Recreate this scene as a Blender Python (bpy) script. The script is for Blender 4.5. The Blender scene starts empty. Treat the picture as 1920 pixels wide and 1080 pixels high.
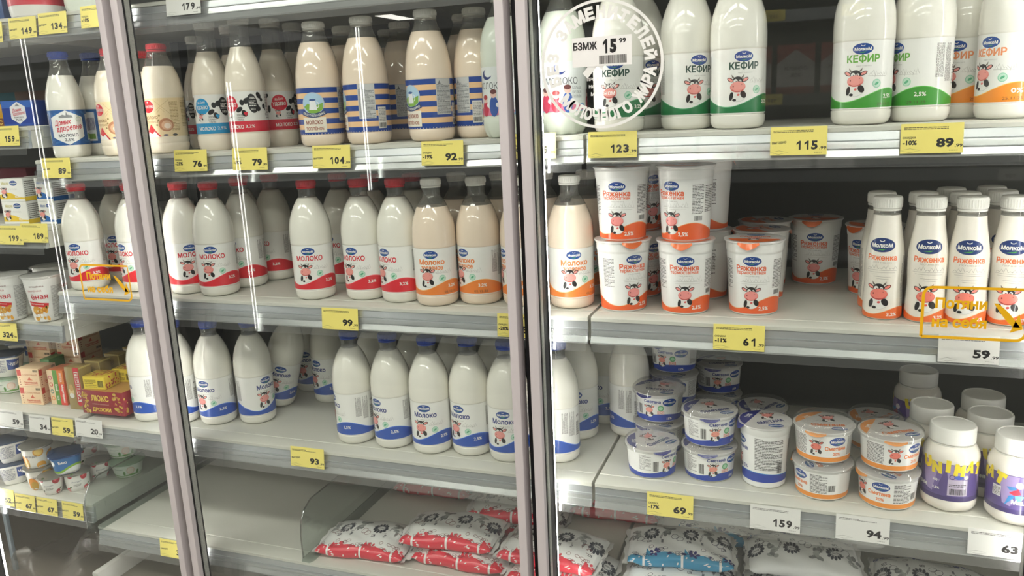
import bpy, bmesh, math, random
from mathutils import Vector, Matrix
from mathutils.geometry import delaunay_2d_cdt
random.seed(11)
SC = bpy.context.scene
COL = SC.collection
R = math.radians
PI = math.pi

# ---------------------------------------------------------------- camera, world, exposure
CZ = 1.5
FPX = 1510.8
YAW, PITCH, ROLL = R(20.3835), R(12.6503), R(-2.6237)
_cy, _sy, _cp, _sp = math.cos(YAW), math.sin(YAW), math.cos(PITCH), math.sin(PITCH)
FW = Vector((-_sy * _cp, _cy * _cp, -_sp))
_rt = Vector((_cy, _sy, 0))
_up = _rt.cross(FW)
RT = _rt * math.cos(ROLL) + _up * math.sin(ROLL)
UP = -_rt * math.sin(ROLL) + _up * math.cos(ROLL)
CAMP = Vector((0, 0, CZ))
cd = bpy.data.cameras.new('camera')
cam = bpy.data.objects.new('camera', cd)
COL.objects.link(cam)
cd.sensor_width = 36
cd.lens = FPX / 1920 * 36
cd.clip_start = 0.02
M = Matrix((RT, UP, -FW)).transposed().to_4x4()
M.translation = CAMP
cam.matrix_world = M
SC.camera = cam
SC.view_settings.view_transform = 'Standard'
SC.view_settings.look = 'None'
SC.view_settings.gamma = 1
SC.view_settings.use_curve_mapping = False
SC.view_settings.exposure = 0.36
W = bpy.data.worlds.new('store_air')
SC.world = W
W.use_nodes = True
W.node_tree.nodes['Background'].inputs[0].default_value = (1.0, 0.985, 0.965, 1)
W.node_tree.nodes['Background'].inputs[1].default_value = 0.7
LED_POWER = 40.0
LUM_POWER = 17.0

# ---------------------------------------------------------------- photo measuring helpers
def ray(px, py):
    return FW + RT * ((px - 960) / FPX) + UP * ((540 - py) / FPX)
def on_y(px, py, y):
    d = ray(px, py); return CAMP + d * (y / d.y)
def on_z(px, py, z):
    d = ray(px, py); return CAMP + d * ((z - CZ) / d.z)
def at_base(px, py, z, r):
    p = on_z(px, py, z); h = Vector((p.x, p.y, 0)).normalized() * r
    return Vector((p.x + h.x, p.y + h.y, z))
def at_mid(px, py, y, z):
    p = on_y(px, py, y); return Vector((p.x, y, z))

D = 1.344                      # plane of the shelf fronts
UX0, UX1 = -1.615, -0.357      # the two joints between the cabinet units
BACK = 1.86
Z3 = 0.8159; Z2 = 1.1335; Z4 = 0.5444
def z1(x):                     # the upper shelf of the middle unit hangs a touch lower at its far end
    if x > UX1: return 1.4500
    return 1.4500 + (x - UX1) * 0.0138

# ---------------------------------------------------------------- materials
def lin(c):
    def f(v):
        v /= 255.0
        return v / 12.92 if v <= 0.04045 else ((v + 0.055) / 1.055) ** 2.4
    return (f(c[0]), f(c[1]), f(c[2]), 1)
_mats = {}
def mat(name, rgb, rough=0.45, metal=0.0, coat=0.0, var=0.04, scale=30, emit=0, bump=0.0, crough=0.03):
    if name in _mats: return _mats[name]
    m = bpy.data.materials.new(name); m.use_nodes = True
    nt = m.node_tree; b = nt.nodes['Principled BSDF']
    tc = nt.nodes.new('ShaderNodeTexCoord'); nz = nt.nodes.new('ShaderNodeTexNoise')
    nz.inputs['Scale'].default_value = scale; nz.inputs['Detail'].default_value = 3
    nt.links.new(tc.outputs['Object'], nz.inputs['Vector'])
    mx = nt.nodes.new('ShaderNodeMix'); mx.data_type = 'RGBA'
    c = lin(rgb)
    mx.inputs[6].default_value = tuple(v * (1 - var) for v in c[:3]) + (1,)
    mx.inputs[7].default_value = tuple(min(1, v * (1 + var)) for v in c[:3]) + (1,)
    nt.links.new(nz.outputs['Fac'], mx.inputs[0])
    nt.links.new(mx.outputs[2], b.inputs['Base Color'])
    b.inputs['Roughness'].default_value = rough
    b.inputs['Metallic'].default_value = metal
    b.inputs['Coat Weight'].default_value = coat
    b.inputs['Coat Roughness'].default_value = crough
    if coat >= .5: b.inputs['Specular IOR Level'].default_value = 0.15
    if bump:
        bp = nt.nodes.new('ShaderNodeBump'); bp.inputs['Strength'].default_value = bump
        bp.inputs['Distance'].default_value = 0.002
        nt.links.new(nz.outputs['Fac'], bp.inputs['Height']); nt.links.new(bp.outputs[0], b.inputs['Normal'])
    if emit:
        b.inputs['Emission Color'].default_value = c
        b.inputs['Emission Strength'].default_value = emit
    _mats[name] = m
    return m
def ink(rgb, rough=0.35, coat=0.35):
    n = 'print_%02x%02x%02x' % tuple(int(v) for v in rgb)
    return mat(n, rgb, rough, 0, coat, 0.03, 60)
def clear(name, tint=(255, 255, 255), f0=0.05, rough=0.02, gain=0.9, bump=0.0, film=0.0, film_rgb=(230, 230, 230)):
    if name in _mats: return _mats[name]
    m = bpy.data.materials.new(name); m.use_nodes = True
    nt = m.node_tree; nt.nodes.clear()
    out = nt.nodes.new('ShaderNodeOutputMaterial')
    tr = nt.nodes.new('ShaderNodeBsdfTransparent'); tr.inputs[0].default_value = lin(tint)
    gl = nt.nodes.new('ShaderNodeBsdfGlossy'); gl.inputs['Roughness'].default_value = rough
    lw = nt.nodes.new('ShaderNodeLayerWeight'); lw.inputs['Blend'].default_value = 0.5
    pw = nt.nodes.new('ShaderNodeMath'); pw.operation = 'POWER'; pw.inputs[1].default_value = 5
    nt.links.new(lw.outputs['Facing'], pw.inputs[0])
    ml = nt.nodes.new('ShaderNodeMath'); ml.operation = 'MULTIPLY_ADD'
    ml.inputs[1].default_value = gain - f0; ml.inputs[2].default_value = f0
    nt.links.new(pw.outputs[0], ml.inputs[0])
    base = tr
    if film:
        df = nt.nodes.new('ShaderNodeBsdfDiffuse'); df.inputs[0].default_value = lin(film_rgb)
        mf = nt.nodes.new('ShaderNodeMixShader'); mf.inputs[0].default_value = film
        nt.links.new(tr.outputs[0], mf.inputs[1]); nt.links.new(df.outputs[0], mf.inputs[2]); base = mf
    mx = nt.nodes.new('ShaderNodeMixShader')
    nt.links.new(ml.outputs[0], mx.inputs[0]); nt.links.new(base.outputs[0], mx.inputs[1]); nt.links.new(gl.outputs[0], mx.inputs[2])
    if bump:
        tc = nt.nodes.new('ShaderNodeTexCoord'); nz = nt.nodes.new('ShaderNodeTexNoise'); nz.inputs['Scale'].default_value = 25
        nt.links.new(tc.outputs['Object'], nz.inputs['Vector'])
        bp = nt.nodes.new('ShaderNodeBump'); bp.inputs['Strength'].default_value = bump; bp.inputs['Distance'].default_value = 0.004
        nt.links.new(nz.outputs['Fac'], bp.inputs['Height']); nt.links.new(bp.outputs[0], gl.inputs['Normal'])
    nt.links.new(mx.outputs[0], out.inputs[0])
    _mats[name] = m
    return m
def lamp(name, rgb, strength):
    if name in _mats: return _mats[name]
    m = bpy.data.materials.new(name); m.use_nodes = True
    nt = m.node_tree; nt.nodes.clear()
    out = nt.nodes.new('ShaderNodeOutputMaterial'); e = nt.nodes.new('ShaderNodeEmission')
    e.inputs[0].default_value = lin(rgb); e.inputs[1].default_value = strength
    nt.links.new(e.outputs[0], out.inputs[0]); _mats[name] = m
    return m

MILK = mat('milk_white_plastic', (237, 234, 224), 0.3, 0, 0.9, 0.01)
CREAM = mat('baked_milk_plastic', (239, 221, 201), 0.3, 0, 0.9, 0.01)
KEFIR = mat('kefir_white_plastic', (238, 235, 226), 0.3, 0, 0.9, 0.01)
WHITECAP = mat('white_cap_plastic', (236, 234, 228), 0.35, 0, 0.1, 0.01)
REDCAP = mat('red_cap_plastic', (206, 36, 48), 0.35, 0, 0.2, 0.02)
BLUECAP = mat('blue_cap_plastic', (34, 66, 160), 0.35, 0, 0.2, 0.02)
PET = clear('clear_bottle_plastic', (240, 240, 238), 0.08, 0.05, film=.13, film_rgb=(214, 214, 208))
LIDC = clear('clear_lid_plastic', (250, 250, 249), 0.07, 0.04, film=.05)
ACRYL = clear('clear_acrylic', (236, 240, 238), 0.05, 0.02)
GLASS = clear('door_glass', (251, 253, 252), 0.030, 0.0, 0.8, film=.008, film_rgb=(200, 204, 204))
DECK = mat('shelf_deck_paint', (206, 205, 196), 0.4, 0, 0.0, 0.02, 8)
RAIL = mat('price_rail_metal', (208, 211, 213), 0.22, 0.6, 0.2, 0.03, 12)
RAILD = mat('price_rail_groove', (184, 188, 190), 0.4, 0.3)
FRAME = mat('door_frame_lacquer', (196, 189, 190), 0.42, 0, 0.05, 0.02, 12)
GASKET = mat('black_rubber', (30, 30, 31), 0.55, 0, 0, 0.1)
SPACER = mat('glass_spacer_metal', (186, 186, 180), 0.4, 0.2, 0, 0.35, 260)
BACKM = mat('back_panel_grey', (84, 84, 78), 0.5, 0, 0, 0.06, 6)
CARD_Y = ink((246, 229, 126), 0.5, 0.0)
CARD_W = ink((232, 230, 226), 0.5, 0.0)
DARK = (38, 36, 36)
WHITE = (242, 240, 234)

# ---------------------------------------------------------------- flat artwork that is wrapped onto surfaces
_tcache = {}
def text_geo(s, bold):
    """Outline of the lettering, thickened by bold and filled by winding number; scaled to a unit box."""
    k = (s, bold)
    if k in _tcache: return _tcache[k]
    cu = bpy.data.curves.new('lettering', 'FONT'); cu.body = s; cu.size = 1; cu.resolution_u = 2; cu.fill_mode = 'NONE'
    ob = bpy.data.objects.new('lettering', cu); me = ob.to_mesh()
    P = [Vector((p.co.x, p.co.y)) for p in me.vertices]; nxt = {}
    for e in me.edges: nxt[e.vertices[0]] = e.vertices[1]
    ob.to_mesh_clear(); bpy.data.objects.remove(ob); bpy.data.curves.remove(cu)
    loops = []; seen = set()
    for i in range(len(P)):
        if i in seen or i not in nxt: continue
        l = []; j = i
        while j not in seen and j in nxt: seen.add(j); l.append(j); j = nxt[j]
        if len(l) > 2: loops.append(l)
    area = lambda l: sum(P[l[i - 1]].x * P[l[i]].y - P[l[i]].x * P[l[i - 1]].y for i in range(len(l))) / 2
    sg = 1 if area(max(loops, key=lambda l: abs(area(l)))) > 0 else -1
    Q = []; E = []
    for l in loops:
        b0 = len(Q); n = len(l)
        for i in range(n):
            a, b, c = P[l[i - 1]], P[l[i]], P[l[(i + 1) % n]]
            d1, d2 = (b - a), (c - b)
            if d1.length < 1e-7: d1 = d2
            if d2.length < 1e-7: d2 = d1
            d1, d2 = d1.normalized(), d2.normalized()
            m = Vector((d1.y + d2.y, -d1.x - d2.x)); m = m.normalized() if m.length > 1e-6 else Vector((d1.y, -d1.x))
            co = max(.5, m.x * d1.y - m.y * d1.x)
            Q.append(b + m * (sg * bold / co))
        E += [(b0 + i, b0 + (i + 1) % n) for i in range(n)]
    o = delaunay_2d_cdt(Q, E, [], 0, 1e-6)
    V = o[0]; F = []
    seg = [(Q[a], Q[b]) for a, b in E]
    for f in o[2]:
        c = (V[f[0]] + V[f[1]] + V[f[2]]) / 3; w = 0
        for a, b in seg:
            if (a.y > c.y) != (b.y > c.y) and a.x + (c.y - a.y) / (b.y - a.y) * (b.x - a.x) > c.x: w += 1 if b.y > a.y else -1
        if w: F.append(tuple(f))
    x0 = min(p[0] for p in V); x1 = max(p[0] for p in V); y0 = min(p[1] for p in V); y1 = max(p[1] for p in V)
    v = [((p[0] - x0) / (x1 - x0) - .5, (p[1] - y0) / (y1 - y0) - .5) for p in V]
    _tcache[k] = (v, F)
    return _tcache[k]
class Art:
    """2-D shapes in metres; put() lays them on a surface."""
    def __init__(s): s.it = []
    def add(s, v, f, m, L): s.it.append((v, f, m, L))
    def poly(s, pts, rgb, L): s.add(list(pts), [tuple(range(len(pts)))], ink(rgb), L)
    def rect(s, u0, v0, u1, v1, rgb, L): s.poly([(u0, v0), (u1, v0), (u1, v1), (u0, v1)], rgb, L)
    def ell(s, cu, cv, ru, rv, rgb, L, rot=0, n=20):
        c, q = math.cos(R(rot)), math.sin(R(rot)); p = []
        for i in range(n):
            a = 2 * PI * i / n; x, y = ru * math.cos(a), rv * math.sin(a)
            p.append((cu + x * c - y * q, cv + x * q + y * c))
        s.poly(p, rgb, L)
    def ring(s, cu, cv, ru, rv, w, rgb, L, a0=0, a1=360, n=40):
        v = []; f = []
        for i in range(n + 1):
            a = R(a0 + (a1 - a0) * i / n)
            v.append((cu + ru * math.cos(a), cv + rv * math.sin(a)))
            v.append((cu + (ru - w) * math.cos(a), cv + (rv - w) * math.sin(a)))
        for i in range(n): f.append((2 * i, 2 * i + 2, 2 * i + 3, 2 * i + 1))
        s.add(v, f, ink(rgb), L)
    def band(s, u0, u1, lo, hi, rgb, L, n=48):
        v = []; f = []
        for i in range(n + 1):
            u = u0 + (u1 - u0) * i / n
            v.append((u, lo(u) if callable(lo) else lo)); v.append((u, hi(u) if callable(hi) else hi))
        for i in range(n): f.append((2 * i, 2 * i + 2, 2 * i + 3, 2 * i + 1))
        s.add(v, f, ink(rgb), L)
    def line(s, pts, w, rgb, L):
        v = []; f = []
        for i, p in enumerate(pts):
            a = pts[max(0, i - 1)]; b = pts[min(len(pts) - 1, i + 1)]
            dx, dy = b[0] - a[0], b[1] - a[1]; l = math.hypot(dx, dy) or 1
            v.append((p[0] - dy / l * w / 2, p[1] + dx / l * w / 2)); v.append((p[0] + dy / l * w / 2, p[1] - dx / l * w / 2))
        for i in range(len(pts) - 1): f.append((2 * i, 2 * i + 1, 2 * i + 3, 2 * i + 2))
        s.add(v, f, ink(rgb), L)
    def text(s, t, cu, cv, w, h, rgb, L, rot=0, bold=0.02, shear=0):
        if len(t) > 1 and '1' in t and t.replace(',', '').isdigit():      # figures and letters drawn one by one
            n = len(t); cw = w / n; c, q = math.cos(R(rot)), math.sin(R(rot))
            for i, ch in enumerate(t):
                dx = (i - (n - 1) / 2) * cw
                s.text(ch, cu + dx * c, cv + dx * q, cw * .82, h, rgb, L, rot, bold)
            return
        if t == '1':
            q = [(.06, -.5), (.06, .22), (-.3, .04), (-.3, .26), (.12, .5), (.34, .5), (.34, -.5)]
            s.poly([(cu + x * w, cv + y * h) for x, y in q], rgb, L); return
        v, f = text_geo(t, bold * 1.25); c, q = math.cos(R(rot)), math.sin(R(rot)); o = []
        for x, y in v:
            x, y = x * w + y * h * shear, y * h
            o.append((cu + x * c - y * q, cv + x * q + y * c))
        s.add(o, f, ink(rgb), L)
    def para(s, u0, v0, u1, v1, n, rgb, L, vert=False, seed=1, fill=0.5):
        """Lines of print too small to read."""
        rn = random.Random(seed); v = []; f = []
        a0, a1, b0, b1 = (v0, v1, u0, u1) if vert else (u0, u1, v0, v1)
        p = (b1 - b0) / n
        for i in range(n):
            y = b0 + p * i; x = a0; end = a1 if rn.random() < .8 else a0 + (a1 - a0) * rn.uniform(.5, .9)
            while x < end - 0.0005:
                w = min(rn.uniform(.0015, .006), end - x)
                q = [(x, y), (x + w, y), (x + w, y + p * fill), (x, y + p * fill)]
                if vert: q = [(b, a) for a, b in q]
                k = len(v); v += q; f.append((k, k + 1, k + 2, k + 3)); x += w + .0007
        s.add(v, f, ink(rgb), L)
    def bars(s, u0, v0, u1, v1, rgb, L, seed=3):
        rn = random.Random(seed); v = []; f = []; x = u0
        while x < u1:
            w = rn.choice((.0004, .0006, .0010)); k = len(v)
            v += [(x, v0), (x + w, v0), (x + w, v1), (x, v1)]; f.append((k, k + 1, k + 2, k + 3)); x += w + rn.choice((.0004, .0007))
        s.add(v, f, ink(rgb), L)
    def cow(s, cu, cv, h, L, pink=(240, 158, 150), big=(228, 110, 105)):
        K = (40, 38, 38); e = s.ell
        e(cu, cv - .27 * h, .30 * h, .24 * h, (205, 205, 202), L); e(cu, cv - .27 * h, .285 * h, .225 * h, (238, 237, 233), L + 1)
        e(cu - .23 * h, cv - .30 * h, .07 * h, .16 * h, K, L + 2, -12); e(cu + .20 * h, cv - .24 * h, .10 * h, .14 * h, K, L + 2, 25)
        e(cu - .12 * h, cv - .44 * h, .07 * h, .05 * h, K, L + 2); e(cu + .02 * h, cv - .25 * h, .05 * h, .04 * h, big, L + 3, 20)
        for q in (-1, 1):
            e(cu + q * .27 * h, cv + .30 * h, .13 * h, .07 * h, K, L + 1, q * 28); e(cu + q * .27 * h, cv + .30 * h, .10 * h, .045 * h, pink, L + 2, q * 28)
            s.poly([(cu + q * .10 * h, cv + .36 * h), (cu + q * .2 * h, cv + .37 * h), (cu + q * .23 * h, cv + .5 * h)], (120, 112, 104), L + 1)
        e(cu, cv + .27 * h, .18 * h, .15 * h, K, L + 2); e(cu - .08 * h, cv + .24 * h, .075 * h, .085 * h, (235, 234, 230), L + 3)
        e(cu + .08 * h, cv + .24 * h, .05 * h, .06 * h, (225, 224, 220), L + 3)
        e(cu - .06 * h, cv + .23 * h, .02 * h, .03 * h, K, L + 4); e(cu + .07 * h, cv + .23 * h, .02 * h, .03 * h, K, L + 4)
        e(cu, cv + .04 * h, .275 * h, .20 * h, big, L + 4, 4); e(cu, cv + .055 * h, .26 * h, .18 * h, pink, L + 5, 4)
        s.line([(cu + .2 * h * math.cos(a), cv - .01 * h + .12 * h * math.sin(a)) for a in [R(200 + 14 * i) for i in range(11)]], .012 * h, (150, 52, 54), L + 6)
        e(cu - .16 * h, cv + .06 * h, .02 * h, .03 * h, (120, 40, 42), L + 6); e(cu + .14 * h, cv + .12 * h, .012 * h, .016 * h, (120, 40, 42), L + 6)
    def logo(s, cu, cv, w, L, rgb=(28, 74, 150)):
        h = w * .56
        s.ell(cu, cv, w / 2, h / 2, rgb, L, 0, 28)
        s.text('МолкоМ', cu, cv - h * .02, w * .82, h * .30, WHITE, L + 1, 0, .03)
        s.line([(cu + w * .09 * math.cos(a), cv + h * .36 + h * .11 * math.sin(a)) for a in [R(190 + 16 * i) for i in range(11)]], w * .03, WHITE, L + 1)
        s.poly([(cu - w * .2, cv - h * .33), (cu + w * .16, cv - h * .24), (cu + w * .05, cv - h * .36)], (74, 158, 70), L + 1)
    def scale_v(s, k):
        s.it = [([(a, b * k) for a, b in v], f, m, L) for v, f, m, L in s.it]; return s
    def put(s, mb, fn, su=0.0035, sv=0.008):
        for v, f, m, L in s.it:
            mi = mb.mi(m)
            us = [p[0] for p in v]; vs = [p[1] for p in v]
            u0, u1, v0, v1 = min(us), max(us), min(vs), max(vs)
            if su and (u1 - u0 > su * 1.5 or v1 - v0 > sv * 1.5):
                t = bmesh.new(); tv = [t.verts.new((a, b, 0)) for a, b in v]
                for q in f:
                    try: t.faces.new([tv[i] for i in q])
                    except ValueError: pass
                for lo, hi, st, no in ((u0, u1, su, (1, 0, 0)), (v0, v1, sv, (0, 1, 0))):
                    k = math.floor(lo / st) + 1
                    while k * st < hi:
                        co = Vector(no) * (k * st)
                        bmesh.ops.bisect_plane(t, geom=t.verts[:] + t.edges[:] + t.faces[:], plane_co=co, plane_no=no, dist=1e-6)
                        k += 1
                t.verts.index_update()
                vv = [(p.co.x, p.co.y) for p in t.verts]; ff = [[p.index for p in q.verts] for q in t.faces]; t.free()
            else:
                vv, ff = v, f
            bv = [mb.bm.verts.new(fn(a, b, L)) for a, b in vv]
            for q in ff:
                try: fc = mb.bm.faces.new([bv[i] for i in q]); fc.material_index = mi; fc.smooth = True
                except ValueError: pass

# ---------------------------------------------------------------- mesh builder
class MB:
    def __init__(s): s.bm = bmesh.new(); s.mats = []
    def mi(s, m):
        if m not in s.mats: s.mats.append(m)
        return s.mats.index(m)
    def lathe(s, prof, m, seg=40, c=(0, 0, 0), squash=None, lobes=None):
        """profile [(radius, height)] turned round Z; squash=n gives a rounded-square plan."""
        rows = []; mi = s.mi(m)
        for r, z in prof:
            if r <= 1e-6: rows.append([s.bm.verts.new((c[0], c[1], c[2] + z))]); continue
            row = []
            for i in range(seg):
                a = 2 * PI * i / seg; k = 1
                if squash: k = 1 / ((abs(math.cos(a)) ** squash + abs(math.sin(a)) ** squash) ** (1 / squash))
                if lobes and z <= lobes[1]: k *= 1 - lobes[2] * (1 - z / lobes[1]) * (.5 + .5 * math.cos(a * lobes[0]))
                row.append(s.bm.verts.new((c[0] + r * k * math.cos(a), c[1] + r * k * math.sin(a), c[2] + z)))
            rows.append(row)
        for a, b in zip(rows, rows[1:]):
            for i in range(seg):
                j = (i + 1) % seg
                q = [a[i % len(a)], a[j % len(a)], b[j % len(b)], b[i % len(b)]]
                q = [x for k, x in enumerate(q) if x not in q[:k]]
                if len(q) > 2:
                    f = s.bm.faces.new(q); f.material_index = mi; f.smooth = True
        return s
    def box(s, a, b, m, bev=0.0, seg=2):
        mi = s.mi(m)
        v = [s.bm.verts.new((x, y, z)) for z in (a[2], b[2]) for y in (a[1], b[1]) for x in (a[0], b[0])]
        fs = []
        for q in ((0, 2, 3, 1), (4, 5, 7, 6), (0, 1, 5, 4), (2, 6, 7, 3), (0, 4, 6, 2), (1, 3, 7, 5)):
            f = s.bm.faces.new([v[i] for i in q]); f.material_index = mi; fs.append(f)
        if bev:
            es = list({e for f in fs for e in f.edges})
            r = bmesh.ops.bevel(s.bm, geom=es, offset=bev, segments=seg, affect='EDGES', profile=.5)
            for f in r['faces']: f.material_index = mi; f.smooth = True
        return s
    def prism(s, pts, x0, x1, m):
        """(y, z) outline carried along X."""
        mi = s.mi(m); n = len(pts)
        a = [s.bm.verts.new((x0, p[0], p[1])) for p in pts]; b = [s.bm.verts.new((x1, p[0], p[1])) for p in pts]
        fs = [s.bm.faces.new(a), s.bm.faces.new(b[::-1])]
        for i in range(n): fs.append(s.bm.faces.new([a[i], b[i], b[(i + 1) % n], a[(i + 1) % n]]))
        for f in fs: f.material_index = mi
        bmesh.ops.recalc_face_normals(s.bm, faces=fs)
        return s
    def prism_z(s, pts, za, zb, m):
        """(x, y) outline carried up Z."""
        mi = s.mi(m); n = len(pts)
        a = [s.bm.verts.new((p[0], p[1], za)) for p in pts]; b = [s.bm.verts.new((p[0], p[1], zb)) for p in pts]
        fs = [s.bm.faces.new(a), s.bm.faces.new(b[::-1])]
        for i in range(n): fs.append(s.bm.faces.new([a[i], b[i], b[(i + 1) % n], a[(i + 1) % n]]))
        for f in fs: f.material_index = mi
        bmesh.ops.recalc_face_normals(s.bm, faces=fs)
        return s
    def tube(s, pts, r, m, seg=8):
        mi = s.mi(m); rows = []
        for i, p in enumerate(pts):
            p = Vector(p); t = (Vector(pts[min(i + 1, len(pts) - 1)]) - Vector(pts[max(i - 1, 0)])).normalized()
            u = t.orthogonal().normalized() if i == 0 else (u - t * u.dot(t)).normalized()
            w = t.cross(u)
            rows.append([s.bm.verts.new(p + u * r * math.cos(2 * PI * k / seg) + w * r * math.sin(2 * PI * k / seg)) for k in range(seg)])
        for a, b in zip(rows, rows[1:]):
            for k in range(seg):
                f = s.bm.faces.new([a[k], a[(k + 1) % seg], b[(k + 1) % seg], b[k]]); f.material_index = mi; f.smooth = True
        for row in (rows[0][::-1], rows[-1]):
            f = s.bm.faces.new(row); f.material_index = mi
        return s
    def art(s, art, fn, su=0.0035, sv=0.008): art.put(s, fn, su, sv); return s
    def mesh(s, name, sharp=38):
        me = bpy.data.meshes.new(name); s.bm.to_mesh(me); s.bm.free()
        for m in s.mats: me.materials.append(m)
        if sharp: me.set_sharp_from_angle(angle=R(sharp))
        return me
def rfun(prof):
    def f(z):
        for (r0, a), (r1, b) in zip(prof, prof[1:]):
            if a <= z <= b and b > a: return r0 + (r1 - r0) * (z - a) / (b - a)
        return prof[-1][0] if z > prof[-1][1] else prof[0][0]
    return f
def wrap(rf, z0, rref, off=0.00025, step=0.00012):
    def fn(u, v, L):
        a = u / rref; r = rf(z0 + v) + off + L * step
        return (r * math.sin(a), -r * math.cos(a), z0 + v)
    return fn
def face(o, ex, ey, off=0.0003, step=0.00015):
    o, ex, ey = Vector(o), Vector(ex), Vector(ey); n = ex.cross(ey)
    return lambda u, v, L: o + ex * u + ey * v + n * (off + L * step)

# ---------------------------------------------------------------- objects
def tag(o, label=None, cat=None, group=None, kind=None):
    if label: o['label'] = label
    if cat: o['category'] = cat
    if group: o['group'] = group
    if kind: o['kind'] = kind
    return o
def obj(name, me, parent=None):
    if isinstance(me, MB): me = me.mesh(name)
    o = bpy.data.objects.new(name, me); COL.objects.link(o)
    if parent: o.parent = parent
    return o
def empty(name, loc=(0, 0, 0), rz=0):
    o = bpy.data.objects.new(name, None); COL.objects.link(o); o.location = loc; o.rotation_euler = (0, 0, rz)
    o.empty_display_size = .03
    return o
class Kind:
    """name, category and the shared meshes of its parts: [(part name, mesh, parent part or None)]"""
    def __init__(s, name, cat, parts, h, r): s.name, s.cat, s.parts, s.h, s.r = name, cat, parts, h, r
PLACED = []
def settle(p, r, h):
    """back away from the eye until the thing stands clear of its neighbours"""
    p = Vector(p); d = Vector((p.x, p.y, 0)).normalized(); e = Vector((d.y, -d.x, 0))
    near = [q for q in PLACED if math.hypot(p.x - q[0], p.y - q[1]) < .5 and not (p.z + .004 > q[2] + q[4] or q[2] + .004 > p.z + h)]
    for c, t, u in STEPS:
        n = p + d * t + e * u
        if n.y - r < D + .003: continue
        if all(math.hypot(n.x - q[0], n.y - q[1]) >= r + q[3] + .0003 for q in near): return n
    return p
STEPS = sorted((abs(t) * (1 if t > 0 else 1.3) + abs(u) * 2.2, t, u) for t in [k * .002 for k in range(-15, 100)] for u in [k * .0015 for k in range(-8, 9)])
def face_cam(p): return math.atan2(-p[0], p[1])
def put(kind, p, turn, label, group=None, tilt=0.0, abs_rot=None, name=None):
    PLACED.append((p[0], p[1], p[2], kind.r, kind.h))
    root = empty(name or kind.name, p, (R(abs_rot) if abs_rot is not None else face_cam(p) + R(turn)))
    if tilt:
        root.rotation_mode = 'QUATERNION'
        q = Matrix.Rotation(R(tilt), 4, 'Y') @ Matrix.Rotation(face_cam(p) + R(turn), 4, 'Z')
        root.rotation_quaternion = q.to_quaternion()
    tag(root, label, kind.cat, group)
    made = {}
    for n, me, par in kind.parts:
        made[n] = obj(n, me, made[par] if par else root)
    return root

# ================================================================ large structure
b = MB(); b.box((-5.5, -10.5, -.05), (3.5, 2.2, 0), mat('floor_tile', (214, 210, 203), .35, 0, 0, .05, 3))
tag(obj('floor', b), kind='structure')
b = MB(); b.box((-9, -12.5, 3.02), (4, 2.2, 3.08), mat('ceiling_paint', (150, 150, 148), .8, 0, 0, .03, 4))
tag(obj('ceiling', b), kind='structure')

LUMM = lamp('ceiling_light_diffuser', (255, 250, 240), LUM_POWER)
HOUS = mat('lamp_housing', (225, 225, 222), .4)
def ceiling_light(x, y, sx, sy, label):
    r = tag(empty('ceiling_light', (x, y, 3.02)), label, 'ceiling light', 'ceiling lights of the store')
    b = MB(); b.box((-sx / 2 - .02, -sy / 2 - .02, -.05), (sx / 2 + .02, sy / 2 + .02, 0), HOUS, .006); obj('housing', b, r)
    b = MB(); b.box((-sx / 2, -sy / 2, -.056), (sx / 2, sy / 2, -.051), LUMM); obj('diffuser', b, r)
for j, (y, w) in enumerate(((-.2, 'over the aisle'), (-1.9, 'over the opposite fridge'), (-3.7, 'beyond the opposite fridge'))):
    for i, x in enumerate((-2.7, -1.0, .7)):
        ceiling_light(x, y, 1.3, .28, 'long ceiling light %s, %s of its row' % (w, ('first', 'second', 'third')[i]))
ceiling_light(-6.23, -9.47, .28, .8, 'bright ceiling light far down the store, mirrored in the middle door')

# the cabinet shell
b = MB(); b.box((-3.4, BACK, .1), (1.9, BACK + .04, 2.1), BACKM)
cab = tag(empty('refrigerated_cabinet', (-.7, BACK, 0)), 'dark grey back, top and base of the glass door dairy fridge', 'fridge')
def cpart(name, b):
    o = obj(name, b, cab); o.matrix_parent_inverse = Matrix.Translation((.7, -BACK, 0)); return o
cpart('back_panel', b)
b = MB(); b.box((-3.4, 1.26, 2.06), (1.9, BACK, 2.12), mat('cabinet_top_paint', (120, 120, 116), .5)); cpart('top_panel', b)
b = MB(); b.box((-3.4, 1.27, 0), (1.9, BACK, .22), mat('cabinet_base_paint', (112, 108, 100), .5)); cpart('base', b)
UPR = mat('shelf_upright_steel', (70, 70, 68), .5, .3)
for x in (UX0 - .003, UX1):
    b = MB(); b.box((x - .012, BACK - .035, .22), (x + .012, BACK - .001, 2.05), UPR); cpart('upright', b)
SEAM = mat('panel_seam', (22, 22, 21), .6)
for z in (1.345,):
    b = MB(); b.box((UX1 + .02, BACK - .002, z), (1.85, BACK - .0005, z + .004), SEAM); cpart('panel_seam', b)

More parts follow.
